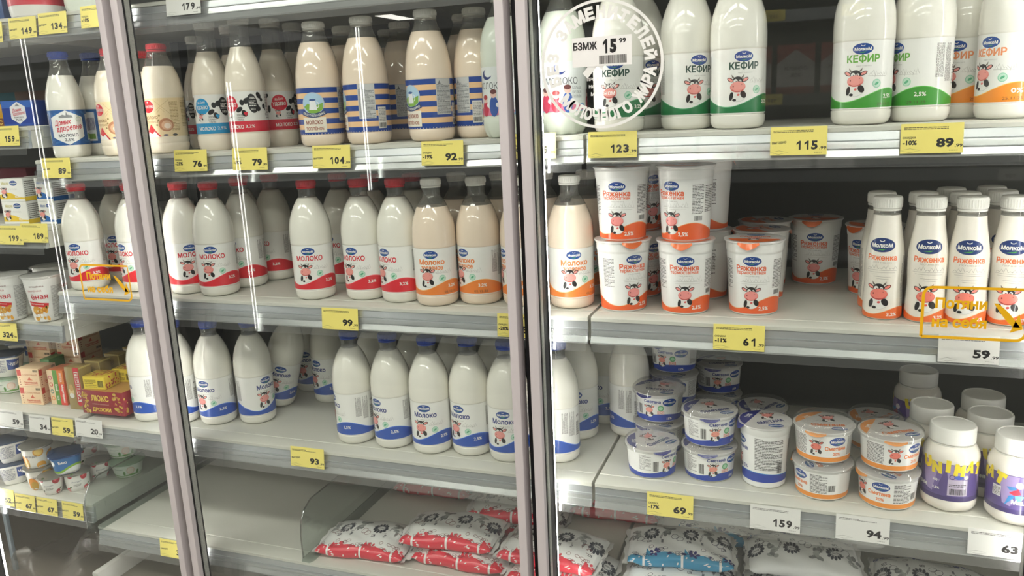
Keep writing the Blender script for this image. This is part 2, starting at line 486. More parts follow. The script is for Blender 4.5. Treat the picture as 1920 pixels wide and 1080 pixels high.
# shelves
RAIL_OUT = [(-.005, -.0095), (-.0075, -.022), (-.0065, -.0235), (-.009, -.034), (-.008, -.0355), (-.013, -.046), (-.012, -.049), (-.003, -.049), (0, -.0095)]
def shelf(x0, x1, z, label, slope=0.0, depth=BACK - .04, hang=True, grp=None):
    r = tag(empty('fridge_shelf', (x1, D, z), 0), label, 'shelf', grp or 'fridge shelves')
    r.rotation_euler = (0, -slope, 0)
    w = x1 - x0 - .006
    b = MB(); b.box((-w, .03, -.026), (0, depth - D, 0), DECK, .0015, 1)
    b.prism([(.031, -.001), (-.004, -.001), (-.0075, -.003), (-.0075, -.009), (.031, -.009)], -w, 0, DECK)
    obj('deck', b, r)
    b = MB(); b.prism(RAIL_OUT, -w, 0, RAIL)
    for dz, y in ((-.0227, -.0072), (-.0347, -.0087)):
        b.box((-w, y - .0006, dz - .0008), (0, y + .001, dz + .0008), RAILD)
    obj('price_rail', b, r)
    b = MB(); b.prism([(-.0140, -.024), (-.0152, -.024), (-.0182, -.062), (-.017, -.062)], -w + .002, -.002, LIDC)
    obj('clear_ticket_strip', b, r)
    for sx in (-w + .002, -.004):
        b = MB(); b.prism([(.031, -.0262), (.45, -.0262), (.45, -.062), (.31, -.052), (.0, -.049), (.0, -.0105), (.031, -.0105)], sx, sx + .002, DECK)
        obj('bracket', b, r)
    return r
shelf(UX0, UX1, z1(UX1), 'upper shelf of the middle unit carrying white capped and striped milk bottles', slope=.0138)
shelf(UX0, UX1, Z2, 'middle shelf of the middle unit carrying red capped milk bottles')
shelf(UX0, UX1, Z3, 'lower shelf of the middle unit carrying blue capped milk bottles')
shelf(UX0, UX1, 1.735, 'topmost shelf of the middle unit, only its edge and underside seen')
shelf(UX0, UX1, Z4, 'bottom shelf of the middle unit, empty but for red milk pouches')
shelf(UX1, .95, 1.450, 'upper shelf of the right unit carrying kefir bottles')
shelf(UX1, .95, Z2, 'middle shelf of the right unit carrying orange and white cups and small bottles')
shelf(UX1, .95, Z3, 'lower shelf of the right unit carrying sour cream tubs and purple jars')
shelf(UX1, .95, Z4, 'bottom shelf of the right unit carrying blue and white milk pouches')
shelf(UX1, .95, 1.80, 'topmost shelf of the right unit above the kefir bottles')
shelf(-2.9, UX0, 1.735, 'topmost shelf of the left unit')
shelf(-2.9, UX0, 1.507, 'left unit shelf holding a blue carton and a gold pack')
shelf(-2.9, UX0, 1.283, 'left unit shelf holding yellow and blue butter packs')
shelf(-2.9, UX0, 1.060, 'left unit shelf holding white cups with a red and wheat print')
shelf(-2.9, UX0, .826, 'left unit shelf holding boxes of margarine and fat')
shelf(-2.9, UX0, .600, 'left unit shelf holding small yogurt cups')
# base trays
b = MB()
r = tag(empty('base_tray', (-1.6, 1.35, .40)), 'dull grey base tray at the bottom of the middle unit', 'tray')
TR = mat('base_tray_steel', (128, 122, 112), .45, .2, 0, .04, 6)
b.box((.0, -.02, -.02), (1.24, .44, 0), TR, .003); obj('tray_floor', b, r)
b = MB(); b.box((.0, -.06, -.03), (.018, .44, .045), mat('tray_side_paint', (196, 194, 188), .4), .003); obj('side_rail', b, r)
b = MB()
r = tag(empty('base_tray', (-2.9, 1.35, .30)), 'dark base tray under the yogurt shelf of the left unit', 'tray')
b.box((0, -.025, -.02), (1.27, .46, 0), mat('dark_tray_steel', (112, 104, 92), .5, .1), .003); obj('tray_floor', b, r)

# doors
STILE_D = (1.250, 1.284)
G0, G1 = 1.266, 1.279
def door(x0, x1, label, wl=.0176, wr=.0165):
    y0, y1 = STILE_D
    b = MB()
    b.box((x0, y0, .1), (x0 + wl, y1, 2.05), FRAME, .0025); b.box((x1 - wr, y0, .1), (x1, y1, 2.05), FRAME, .0025)
    b.box((x0 + wl, y0, 2.0), (x1 - wr, y1, 2.05), FRAME, .002); b.box((x0 + wl, y0, .1), (x1 - wr, y1, .15), FRAME, .002)
    d = cpart('door', b); d['label'] = label
    def p(n, b): return obj(n, b, d)
    b = MB(); b.box((x0 + wl + .0004, G0, .151), (x1 - wr - .0004, G1, 1.999), GLASS); p('glass_pane', b)
    b = MB()
    for xa, xb in ((x0 + wl, x0 + wl + .0012), (x1 - wr - .0012, x1 - wr)):
        b.box((xa, G0 - .004, .15), (xb, G0 - .0005, 2.0), GASKET)
        b.box((xa, G1 + .0005, .15), (xb, G1 + .004, 2.0), GASKET)
    p('gasket', b)
    b = MB()
    for xa, xb in ((x0 + wl + .0006, x0 + wl + .0022), (x1 - wr - .0022, x1 - wr - .0006)):
        b.box((xa, G0 + .0012, .152), (xb, G1 - .0012, 1.998), SPACER)
    p('spacer_bar', b)
    return d, p
d_left = door(-1.93, -1.265, 'glass fridge door at the far left with a yellow pull notice')
d_mid = door(-1.246, -.458, 'middle glass fridge door in front of the rows of milk bottles')
d_right = door(-.439, .34, 'glass fridge door with the round white notice, in front of the kefir')
# mullions with their light strips
MULL = mat('mullion_dark_metal', (44, 44, 46), .45, .2, 0, .3, 40)
LEDM = lamp('led_strip_light', (255, 252, 246), LED_POWER)
def mullion(x0, x1, label, side):
    b = MB(); b.box((x0, 1.2855, .1), (x1, 1.316, 2.05), MULL, .001); r = cpart('mullion', b); r['label'] = label
    c = (x0 + x1) / 2
    for z in (.46, .72, .95, 1.12, 1.34, 1.52):
        b = MB(); b.lathe([(0, z - .006), (.004, z - .006), (.004, z + .006), (0, z + .006)], GASKET, 12, (c, 1.2850, 0)); obj('screw_hole', b, r)
    xs = x1 + .0014 if side > 0 else x0 - .0014
    b = MB(); b.box((xs - .0012, 1.310, .13), (xs + .0012, 1.3145, 2.03), LEDM); obj('led_strip', b, r)
    b = MB(); b.box((min(xs, x1 if side > 0 else x0) - .0012, 1.3075, .12), (max(xs, x1 if side > 0 else x0) + .0014, 1.3092, 2.04), MULL); obj('led_shield', b, r)  # opaque lip added to keep the strip's light off the post's side
mullion(-.4575, -.4218, 'dark post with a bright light strip beside the round white notice', 1)
mullion(-1.2960, -1.2640, 'dark post with an added unseen light strip behind the frame between left and middle door', -1)  # its strip is added out of sight to light the left goods
xl = on_y(7, 1045, 1.312).x
mullion(xl - .042, xl - .003, 'dark post with a light strip at the far left edge', 1)
mullion(.341, .372, 'dark post past the right edge with a light strip', -1)
b = MB(); p = on_y(14, 985, 1.42); b.box((p.x - .006, 1.415, .25), (p.x + .006, 1.425, .56), mat('post_blue_steel', (150, 165, 176), .3, .3), .001)
tag(obj('steel_post', b), 'thin bluish steel post under the yogurt shelf beside the light strip', 'post')

# notices stuck on the door glass
GOLD = (236, 180, 20)
def decal(p, art, o, name='pull_sticker'):
    b = MB(); b.art(art, face(o, (1, 0, 0), (0, 0, 1), .0004, .0003), 0); return p(name, b)
def pull_art():
    a = Art(); w, h, c = .066, .037, .012
    pts = [(-w, -h), (w - c, -h)] + [(w - c + c * math.sin(t), -h + c - c * math.cos(t)) for t in [R(15 * i) for i in range(1, 7)]] + [(w, h)] + \
          [(-w + c, h)] + [(-w + c - c * math.sin(t), h - c + c * math.cos(t)) for t in [R(15 * i) for i in range(1, 7)]] + [(-w, -h)]
    a.line(pts, .0042, GOLD, 0)
    a.text('Потяни', -.017, .014, .066, .0165, GOLD, 0, 0, .035); a.text('на себя', -.018, -.014, .070, .0165, GOLD, 0, 0, .035)
    o, i = [], []
    for k in range(9):
        t = k / 8; x = .024 + .026 * t; y = .016 - .022 * t - .012 * math.sin(t * PI / 2)
        o.append((x, y)); i.append((x + .004 + .005 * t, y + .006 * math.sin(t * PI)))
    a.add(o + i, [(k, k + 1, k + 10, k + 9) for k in range(8)], ink(GOLD), 0)
    a.poly([(.046, -.026), (.062, -.020), (.056, .002)], GOLD, 0)
    return a
decal(d_left[1], pull_art(), on_y(198, 530, G0)); decal(d_right[1], pull_art(), on_y(1826, 588, G0))
def round_art():
    a = Art(); rr = .097
    WH = (236, 236, 232)
    a.ring(0, 0, rr, rr, .0045, WH, 0, 0, 360, 64)
    s = 'БЕЗ ЗАМЕНИТЕЛЕЙ'
    def arc(s, a0, a1, rad, up):
        n = len(s)
        for i, ch in enumerate(s):
            if ch == ' ': continue
            t = R(a0 + (a1 - a0) * i / (n - 1))
            a.text(ch, rad * math.cos(t), rad * math.sin(t), .0145 if ch not in 'ЖМ' else .019, .020, WH, 0, math.degrees(t) + (-90 if up else 90), .05)
    arc(s, 197, 8, .078, True)
    arc('МОЛОЧНОГО ЖИРА', 224, 350, .077, False)
    a.poly([(-.030, -.012), (-.012, .008), (-.022, .008), (-.022, .018), (.004, .018), (.004, -.010), (-.006, -.002), (-.022, -.020)], WH, 0)
    for i, t in enumerate(('ПРОДУКТЫ С С', 'НА ЦЕННИКЕ', 'МОЛОКОМ')): a.text(t, .002, -.022 - .011 * i, .05 - .006 * i, .006, WH, 0)
    return a
cR = on_y(1127, 121, G0)
decal(d_right[1], round_art(), cR, 'round_sticker')
a = Art(); a.rect(-.047, -.022, .047, .022, (240, 239, 236), 0)
a.text('БЗМЖ', -.026, .009, .038, .012, DARK, 1, 0, .03); a.text('15', .012, .007, .026, .021, (20, 20, 20), 1, 0, .05); a.text('99', .033, .014, .011, .0075, DARK, 1, 0, .03)
a.bars(-.004, -.019, .038, -.0065, DARK, 1)
decal(d_right[1], a, on_y(1128, 96, G0 - .001), 'price_sticker')

# ================================================================ kinds of goods
GREY = (128, 126, 122); LGREY = (196, 194, 190); PAPER = (241, 240, 236); BLUE = (36, 84, 178); RED = (222, 52, 62); ORANGE = (240, 136, 62)
def profile_split(prof, level):
    rf = rfun(prof)
    lo = [p for p in prof if p[1] < level] + [(rf(level), level)]
    hi = [(rf(level), level)] + [p for p in prof if p[1] > level]
    return lo, hi
def cap_mesh(r, z0, z1, m, ring=True, dome=.0015):
    b = MB()
    pr = [(0, z0)]
    if ring: pr += [(r * .96, z0), (r * .97, z0 + .003), (r * .9, z0 + .0034), (r * .9, z0 + .0042)]
    pr += [(r, z0 + .0045), (r, z1 - .003), (r * .96, z1 - dome * .6), (r * .85, z1), (0, z1)]
    b.lathe(pr, m, 36)
    mi = b.mi(m)
    for i in range(36):      # grip ribs
        a = 2 * PI * i / 36; c, s = math.cos(a), math.sin(a)
        q = [(r * 1.0 , -.0009, z0 + .006), (r * 1.025, 0, z0 + .006), (r * 1.0, .0009, z0 + .006)]
        v = [b.bm.verts.new((x * c - y * s, x * s + y * c, zz)) for zz in (z0 + .006, z1 - .004) for x, y, _ in q]
        for k in ((0, 1, 4, 3), (1, 2, 5, 4)):
            f = b.bm.faces.new([v[j] for j in k]); f.material_index = mi
    return b.mesh('cap')
def bottle(name, cat, prof, level, cap, milk, z0, art, rref, lobes=None, lsv=.008):
    """prof runs from the base to the neck under the cap; cap = (radius, bottom, top, material)"""
    lo, hi = profile_split(prof, level)
    b = MB(); b.lathe([(0, lo[0][1])] + lo + [(0, level)], milk, 44, lobes=lobes); body = b.mesh('body', 50)
    b = MB(); b.lathe(hi, PET, 44); neck = b.mesh('neck', 60)
    b = MB(); b.art(art, wrap(rfun(prof), z0, rref), .0035, lsv); lab = b.mesh('label', 0)
    return Kind(name, cat, [('body', body, None), ('clear_neck', neck, None), ('cap', cap_mesh(*cap), None), ('label', lab, None)], cap[2], max(q[0] for q in prof))
MOLK = [(.034, 0), (.0385, .003), (.041, .009), (.0415, .0185), (.0402, .0196), (.0402, .0205), (.0412, .0212), (.0412, .112), (.0418, .1125), (.0424, .115), (.0424, .12),
        (.0423, .135), (.0412, .15), (.0388, .163), (.0350, .175), (.0305, .186), (.0255, .196), (.0205, .2035), (.0175, .207), (.0168, .211), (.0168, .2215), (.0185, .222), (.0185, .224), (.0165, .2245), (.0165, .229)]
def wave(rref, amp=.0095, mid=.0195, ph=.003, n=2):
    c = 2 * PI * rref / n
    return lambda u: mid + amp * math.sin(2 * PI * (u - ph) / c)
def dairy_art(H, rref, lines, wcol, pct, date=None, sub=GREY, k=1.0, logo_rgb=(28, 74, 150)):
    """Logo, title, cow, wave with the fat content, and the small print on the back."""
    a = Art(); c = PI * rref; w = wave(rref); lt = tuple(min(255, v + 60) for v in wcol)
    a.band(-c, c, 0, H, PAPER, 0, 72)
    a.band(-c, c, lambda u: w(u) - .001, lambda u: w(u) + .0011, lt, 1, 72)
    a.band(-c, c, .0015, w, wcol, 2, 72)
    a.logo(-.006 * k, H - .0115, .0275 * k, 1, logo_rgb)
    v = H - .0255
    for i, (t, col, ww, hh) in enumerate(lines):
        a.text(t, -.005 * k, v, ww, hh, col, 1, 0, .028); v -= hh / 2 + .0065
    a.text('ГОСТ 31450-2013', -.004 * k, v + .002, .021, .0018, sub, 1, 0, .01)
    a.cow(-.0145 * k, H * .40, .040 * k, 3)
    for q in range(7): a.line([(.004 + .004 * q, H * .50 + .004 * math.sin(q * 2.1)), (.006 + .004 * q, H * .54 + .003 * math.sin(q * 1.3)), (.0085 + .004 * q, H * .49)], .0007, LGREY, 1)
    a.line([(.002, H * .485), (.03, H * .478)], .0007, LGREY, 1)
    a.ell(.0145 * k, H * .37, .0065, .0065, (150, 208, 178), 1); a.ell(.0145 * k, H * .37, .0054, .0054, (196, 228, 208), 2); a.ell(.0145 * k, H * .37, .0035, .0018, (96, 178, 136), 3, 35)
    a.text(pct, .0335 * k, .0175, .0165, .0072, WHITE, 4, 0, .02)
    if date: a.text(date, .030, .0065, .026, .0042, (90, 78, 60), 4, 0, 0)
    tx = (112, 110, 108)
    for s0, s1, sd in ((.055, .068, 1), (.0705, .0835, 2), (-.083, -.069, 3)): a.para(s0, w(s0) + .016 if s0 > 0 else .035, s1, H - .008, 8, tx, 1, True, sd)
    for j in range(18):     # barcode lying on its side
        v0 = .032 + .0016 * j; a.rect(.088, v0, .098, v0 + (.0006 if j % 3 else .001), DARK, 1)
    a.rect(.090, H - .022, .093, H - .018, tx, 1); a.rect(.095, H - .022, .098, H - .018, tx, 1)
    return a
CAPM = (.0196, .2245, .2415)
K_red = bottle('milk_bottle', 'milk bottle', MOLK, .206, CAPM + (REDCAP,), MILK, .0212, dairy_art(.091, .0412, [('МОЛОКО', (216, 44, 58), .055, .0105)], RED, '3,2%'), .0412)
K_orange = bottle('milk_bottle', 'milk bottle', MOLK, .189, CAPM + (WHITECAP,), CREAM, .0212, dairy_art(.091, .0412, [('Молоко', ORANGE, .051, .0105), ('топленое', ORANGE, .043, .0075)], ORANGE, '3,2%', '02.12.25'), .0412)
K_blue = bottle('milk_bottle', 'milk bottle', MOLK, .2065, CAPM + (BLUECAP,), MILK, .0212, dairy_art(.091, .0412, [('Молоко', (48, 62, 130), .049, .0110)], BLUE, '2,5%'), .0412)
KEF = [(r * 1.045, z * 1.09) for r, z in MOLK]
CAPK = (.0205, .2447, .263)
def kefir(tcol, wcol, pct, date, capm=WHITECAP):
    return bottle('kefir_bottle', 'kefir bottle', KEF, .235, CAPK + (capm,), KEFIR, .0231, dairy_art(.0990, .0430, [('КЕФИР', tcol, .047, .0125)], wcol, pct, date, k=1.05), .0430)
K_kd = kefir((32, 70, 58), (30, 118, 66), '3,2%', None)
K_kg = kefir((104, 172, 62), (66, 152, 52), '2,5%', '29.11.25')
K_ko = kefir((240, 150, 100), (242, 146, 48), '0%', '25.11.25')

# tall striped baked-milk bottle
STRI = [(.035, 0), (.040, .004), (.0425, .011), (.0428, .0215), (.0422, .0225), (.0432, .024), (.0436, .06), (.0434, .116), (.0438, .1168), (.0436, .120), (.0425, .140), (.0410, .153), (.0385, .169),
        (.0350, .185), (.0305, .198), (.0265, .208), (.0235, .215), (.0215, .2205), (.0205, .226), (.0205, .233)]
a = Art(); c = PI * .0434; SB = (36, 72, 152); SP = (240, 198, 152)
for i in range(9): a.band(-c, c, .0932 * i / 9, .0932 * (i + 1) / 9, SB if i % 2 == 0 else SP, 0, 72)
a.ell(-.012, .062, .022, .022, (190, 200, 212), 1, 0, 32); a.ell(-.012, .062, .0205, .0205, (176, 208, 232), 2, 0, 32)
a.poly([(-.031, .056), (-.022, .062), (-.008, .057), (.007, .063), (.006, .050), (-.004, .0425), (-.02, .043)], (132, 178, 74), 3)
a.poly([(-.02, .049), (-.0175, .066), (-.0185, .069), (-.0055, .069), (-.0065, .066), (-.004, .049)], (236, 238, 240), 4)
a.ell(-.012, .069, .0065, .0022, (60, 92, 150), 5); a.ring(-.0045, .059, .0045, .0065, .0014, (236, 238, 240), 4, -90, 90)
a.line([(-.035 + .0046 * i, .0445 - .0065 * math.sin(PI * i / 10)) for i in range(11)], .0085, (52, 70, 116), 6)
for i, ch in enumerate('ПРОСТОКВАШИНО'): a.text(ch, -.032 + .0033 * i, .0445 - .0065 * math.sin(PI * (i * .72 + .6) / 10), .0027, .0046, WHITE, 7, -16 + 2.7 * i, .02)
a.rect(-.0355, .0045, .0105, .0345, (238, 230, 216), 3)
a.text('МОЛОКО', -.0125, .0245, .034, .0080, (150, 84, 66), 4, 0, .03); a.text('ТОПЛЁНОЕ', -.0125, .0125, .036, .0080, (168, 104, 84), 4, 0, .03)
a.rect(.040, .026, .072, .093, (206, 206, 206), 2); a.para(.0415, .028, .0705, .084, 24, (120, 122, 126), 3, False, 4)
a.poly([(.044, .083), (.047, .09), (.05, .083)], (120, 122, 126), 3)
a.rect(.076, .006, .094, .048, (226, 224, 220), 2); a.bars(.0775, .008, .0925, .017, DARK, 3); a.para(.0775, .020, .0925, .046, 9, (150, 150, 150), 3, False, 9)
a.rect(-.094, .006, -.072, .060, (226, 224, 220), 2); a.para(-.092, .01, -.074, .056, 16, GREY, 3, False, 8)
QS = .94
K_stripe = bottle('baked_milk_bottle', 'milk bottle', [(r, z * QS) for r, z in STRI], .2065 * QS, (.0212, .2305 * QS, .2475 * QS, WHITECAP), CREAM, .0235 * QS, a.scale_v(QS), .0434, lobes=(16, .016, .05))

# cow-patch bottles
PATC = [(.0345, 0), (.0375, .004), (.0392, .012), (.0395, .028), (.0382, .030), (.0382, .032), (.0386, .034), (.0386, .114), (.0394, .1155), (.0390, .119), (.0385, .132), (.0370, .145), (.0345, .158),
        (.0305, .172), (.026, .185), (.0225, .194), (.0203, .201), (.0192, .215), (.0188, .235), (.0188, .243)]
def patch_art(col, pct):
    a = Art(); rr = .0386; c = PI * rr; H = .079; K = (32, 32, 34); rn = random.Random(5)
    a.band(-c, c, 0, H, (236, 235, 232), 0, 64); a.band(-c, c, .0, .0215, col, 1, 64)
    for i in range(52):
        u = -c + 2 * c * (i + rn.random() * .7) / 52; v = rn.choice((.034, .047, .06, .073)) + rn.uniform(-.004, .004)
        if -.030 < u < .004 and v > .03: continue
        a.ell(u, min(v, .0735), rn.uniform(.0036, .0082), rn.uniform(.0032, .0058), K, 2, rn.uniform(0, 180), 14)
    for u, v, ru, rv in ((-.013, .058, .015, .014), (-.021, .052, .009, .010), (-.004, .052, .008, .008), (-.013, .047, .012, .008)): a.ell(u, v, ru, rv, col, 3, 0, 20)
    a.text('Из Села', -.013, .0635, .017, .005, WHITE, 5, 6, .01); a.text('УДОЕВО', -.013, .053, .027, .0085, WHITE, 5, 0, .02)
    a.ell(-.018, .034, .009, .007, (236, 235, 232), 4); a.cow(-.017, .034, .017, 5)
    a.text('ЛЮБОВЬ', .006, .0335, .013, .004, K, 3, 4, .01); a.text('С ПЕРВОГО', .007, .0285, .016, .003, K, 3, 2, .01); a.text('ГЛОТКА', .007, .024, .013, .0036, K, 3, 0, .01)
    a.ell(.0165, .0365, .0022, .0025, col, 3); a.ell(.0198, .0365, .0022, .0025, col, 3); a.poly([(.0146, .0358), (.0217, .0358), (.0182, .031)], col, 3)
    a.ell(.033, .055, .010, .019, K, 3, 8); a.text('100%', .033, .066, .010, .004, WHITE, 4, 0, .01); a.para(.026, .05, .040, .062, 4, WHITE, 4, False, 3); a.text('БЕЗ', .033, .044, .009, .004, WHITE, 4, 0, .01)
    a.text('МОЛОКО', -.0065, .0105, .036, .0075, WHITE, 3, 0, .02); a.text(pct, .024, .0105, .018, .0068, WHITE, 3, 0, .01)
    a.rect(.062, .024, .09, .076, (226, 226, 224), 3); a.para(.064, .026, .088, .074, 16, GREY, 4, False, 6)
    a.rect(-.088, .026, -.066, .074, (226, 226, 224), 3); a.bars(-.086, .03, -.068, .05, DARK, 4)
    return a
K_patb = bottle('milk_bottle', 'milk bottle', PATC, .2, (.0205, .244, .2625, WHITECAP), mat('patch_milk', (238, 228, 212), .22, 0, .5, .01), .0345, patch_art((34, 150, 206), '2,5%'), .0386, lobes=(12, .018, .06))
K_patr = bottle('milk_bottle', 'milk bottle', PATC, .2, (.0205, .244, .2625, WHITECAP), mat('patch_milk', (238, 228, 212)), .0345, patch_art((214, 40, 62), '3,2%'), .0386, lobes=(12, .018, .06))

# beige label bottle
BEIG = [(.036, 0), (.040, .004), (.0425, .014), (.0428, .020), (.0415, .0215), (.0425, .024), (.0428, .031), (.0415, .034), (.0415, .114), (.0428, .117), (.0432, .121), (.0428, .124), (.0420, .135), (.0395, .150),
        (.0355, .164), (.0305, .176), (.0255, .187), (.0215, .198), (.0185, .2055), (.0178, .213)]
a = Art(); rr = .0415; c = PI * rr
a.band(-c, c, 0, .0785, (236, 212, 168), 0, 64)
a.ell(-.014, .062, .0145, .0135, (206, 34, 44), 2, 0, 28); a.ring(-.014, .062, .0145, .0135, .0006, WHITE, 3); a.text('ВКУСНОТЕЕВО', -.014, .0615, .026, .0055, WHITE, 4, 0, .01); a.ell(-.014, .0705, .0012, .002, WHITE, 4)
a.text('МОЛОКО', -.010, .0395, .030, .0062, (150, 108, 66), 2, 0, .02); a.text('ТОПЛЁНОЕ', -.009, .031, .030, .0055, (160, 120, 78), 2, 0, .01)
a.poly([(-.026, 0), (-.022, .012), (-.012, .026), (-.002, .012), (.008, 0)], (206, 34, 44), 2); a.poly([(-.024, 0), (-.019, .011), (-.0125, .006), (-.005, .011), (.004, 0)], PAPER, 3)
a.ell(.020, .024, .0145, .0135, (190, 132, 96), 2, 0, 26); a.ell(.021, .023, .0105, .0095, (222, 176, 142), 3, 0, 24); a.ell(.022, .022, .0065, .0055, (240, 220, 200), 4)
for u, v in ((.006, .034), (.002, .024), (.008, .043)): a.ell(u, v, .0022, .0018, (152, 132, 84), 2)
for p in ([(.0, .075), (.03, .046)], [(.03, .075), (.0, .052)], [(.004, .048), (.012, .058), (.02, .05)]): a.line(p, .0007, (198, 172, 126), 1)
a.para(.030, .012, .048, .072, 20, (176, 150, 104), 1, False, 5); a.para(.056, .02, .08, .074, 18, (176, 150, 104), 1, False, 7); a.ell(.017, .003, .005, .002, (110, 108, 126), 2); a.ell(.035, .003, .005, .0025, (80, 84, 84), 2)
K_beige = bottle('baked_milk_bottle', 'milk bottle', BEIG, .178, (.0198, .208, .224, REDCAP), mat('beige_milk', (238, 226, 206), .22, 0, .5, .01), .0345, a, .0415)

# hexagon label bottle
HEXB = [(.034, 0), (.0375, .004), (.0388, .012), (.0388, .0255), (.0382, .027), (.0382, .104), (.0388, .105), (.0388, .112), (.0382, .125), (.0368, .136), (.0345, .147), (.0315, .158), (.0272, .171), (.0235, .181), (.0203, .192), (.0185, .202), (.0178, .214)]
a = Art(); rr = .0383; c = PI * rr
a.band(-c, c, 0, .0765, (40, 92, 158), 0, 64)
for i in range(26):
    u = -c + 2 * c * i / 26; a.ell(u, .066 + .004 * math.sin(i * 2.3), .006, .0025, (58, 116, 182), 1, 30 * i); a.ell(u, .01 + .004 * math.sin(i * 1.7), .006, .0022, (54, 110, 176), 1, 20 * i)
a.poly([(-.034, .018), (0, .001), (.034, .018), (.034, .060), (0, .0755), (-.034, .060)], (238, 238, 238), 2)
a.poly([(-.014, .0595), (-.014, .063), (-.006, .0665), (0, .064), (.002, .073), (.004, .066), (.012, .0645), (.014, .0595)], (140, 142, 146), 3)
a.text('Домик', -.008, .049, .034, .0135, (202, 40, 60), 4, 7, .02, .2); a.text('вдеревне', .004, .0355, .052, .0125, (202, 40, 60), 4, 7, .015, .2)
a.text('МОЛОКО', 0, .0215, .040, .0068, (60, 66, 78), 4, 0, .02); a.text('2,5%', .001, .0115, .019, .0068, (60, 66, 78), 4, 0, .015)
a.ring(.025, .056, .006, .005, .0006, (120, 176, 110), 4)
a.rect(.045, .01, .066, .066, (214, 216, 220), 2); a.bars(.047, .03, .064, .056, (90, 84, 130), 3); a.rect(.047, .012, .064, .024, (124, 160, 80), 3)
a.rect(-.066, .006, -.046, .07, (222, 224, 228), 2); a.bars(-.064, .030, -.048, .058, (90, 84, 130), 3); a.rect(-.063, .010, -.049, .022, (124, 160, 80), 3)
a.poly([(.072, .004), (.114, .004), (.114, .072), (.072, .072)], (238, 238, 238), 2); a.text('Без', .08, .05, .012, .008, GREY, 3, 60); a.ring(.084, .03, .010, .016, .003, (170, 120, 70), 3); a.ell(.092, .012, .01, .006, (70, 110, 60), 3)
K_hex = bottle('milk_bottle', 'milk bottle', HEXB, .178, (.0202, .2125, .2295, BLUECAP), MILK, .0272, a, .0383, lobes=(10, .016, .08))

# picture-label bottle with the plain thin lettering
PICT = [(.034, 0), (.038, .005), (.0415, .014), (.0425, .024), (.0425, .034), (.0412, .036), (.0416, .039), (.0416, .122), (.0426, .125), (.042, .132), (.0424, .140), (.0418, .155), (.0400, .170), (.0365, .184), (.031, .197), (.025, .209), (.0205, .218), (.0182, .226), (.0178, .236)]
a = Art(); rr = .0416; c = PI * rr
a.band(-c, c, 0, .083, (232, 236, 236), 0, 64)
a.ell(-.002, .070, .012, .009, (32, 52, 120), 1); a.ell(.002, .073, .010, .0075, (232, 236, 236), 2)
a.text('МОЛОКО', .002, .051, .058, .0115, (84, 86, 92), 1, 0, .0)
for i, t in enumerate(('БОЛЬШЕ', 'БЕЛКА', 'ПОЛЬЗЫ')): a.text(t, .030, .039 - .007 * i, .018, .0048, (120, 124, 130), 1, 0, 0)
a.band(-c, c, 0, lambda u: .008 + .006 * math.sin(u * 190), (134, 176, 216), 1, 64)
for k, (u, cc, hh) in enumerate(((-.028, (212, 60, 92), 1.0), (-.008, (206, 52, 80), .85), (.012, (56, 92, 170), 1.1), (-.058, (56, 92, 170), 1.0), (.062, (212, 60, 92), .9), (.09, (56, 92, 170), 1.0))):
    a.ell(u, .014 * hh, .009, .016 * hh, cc, 3); a.ell(u, .033 * hh, .006, .0065, (236, 196, 184), 4); a.ell(u, .037 * hh, .0064, .0042, (178, 62, 66) if k % 2 else (110, 60, 60), 5); a.ell(u + .008, .018, .0035, .004, (240, 240, 240), 5)
a.ell(.0, .006, .05, .006, (224, 120, 150), 2)
K_pict = bottle('milk_bottle', 'milk bottle', PICT, .205, (.0198, .231, .248, WHITECAP), mat('cool_milk', (228, 234, 222), .22, 0, .5, .01), .0385, a, .0416, lobes=(10, .022, .10))

# white cup with orange foot
CUPP = [(.0375, 0), (.0400, .0025), (.0405, .004), (.0462, .107), (.0470, .1085), (.0476, .111), (.0480, .1235), (.0500, .1245), (.0505, .126), (.0505, .1275), (.049, .1278)]
def cup_art():
    a = Art(); rr = .0435; c = PI * rr; w = wave(rr, .0105, .0215, .004)
    OR = (234, 98, 44)
    a.band(-c, c, .0035, .106, (238, 237, 235), 0, 72)
    a.band(-c, c, w, lambda u: w(u) + .0011, (246, 190, 140), 1, 72); a.band(-c, c, .0035, w, OR, 2, 72)
    a.logo(0, .0955, .029, 1, (26, 66, 140))
    a.text('Ряженка', -.002, .0835, .049, .0100, (232, 104, 62), 1, 0, .028); a.text('термостатная', -.002, .0745, .048, .0066, (232, 104, 62), 1, 0, .02); a.text('ГОСТ 31455-2012', 0, .0695, .022, .0017, GREY, 1, 0, 0)
    for q in range(9): a.line([(-.016 + .005 * q, .060), (-.014 + .005 * q, .062 + .004 * (q % 3)), (-.011 + .005 * q, .060)], .0005, (186, 184, 180), 1)
    a.line([(-.02, .0595), (.03, .059)], .0005, (186, 184, 180), 1); a.line([(-.018, .056), (.026, .0555)], .0005, (196, 194, 190), 1)
    a.cow(-.001, .0335, .042, 3, (242, 152, 148), (226, 100, 98)); a.text('2,5%', .0205, .0125, .0175, .0078, WHITE, 4, 0, .02)
    tx = (96, 94, 94)
    a.para(.036, .048, .057, .098, 20, tx, 1, False, 2); a.para(-.058, .046, -.036, .098, 21, tx, 1, False, 3); a.para(.060, .05, .08, .096, 16, tx, 1, False, 5); a.bars(.040, .036, .054, .044, DARK, 1)
    return a
b = MB(); b.lathe([(0, 0)] + CUPP + [(.0485, .1262), (0, .1262)], mat('cup_white_plastic', (236, 235, 232), .3, 0, .3, .01), 48); cupm = b.mesh('cup', 40)
b = MB(); b.art(cup_art(), wrap(rfun(CUPP), 0, .0435)); cupl = b.mesh('printed_sleeve', 0)
FOILW = mat('foil_lid_white', (226, 222, 220), .28, .2, .3, .04)
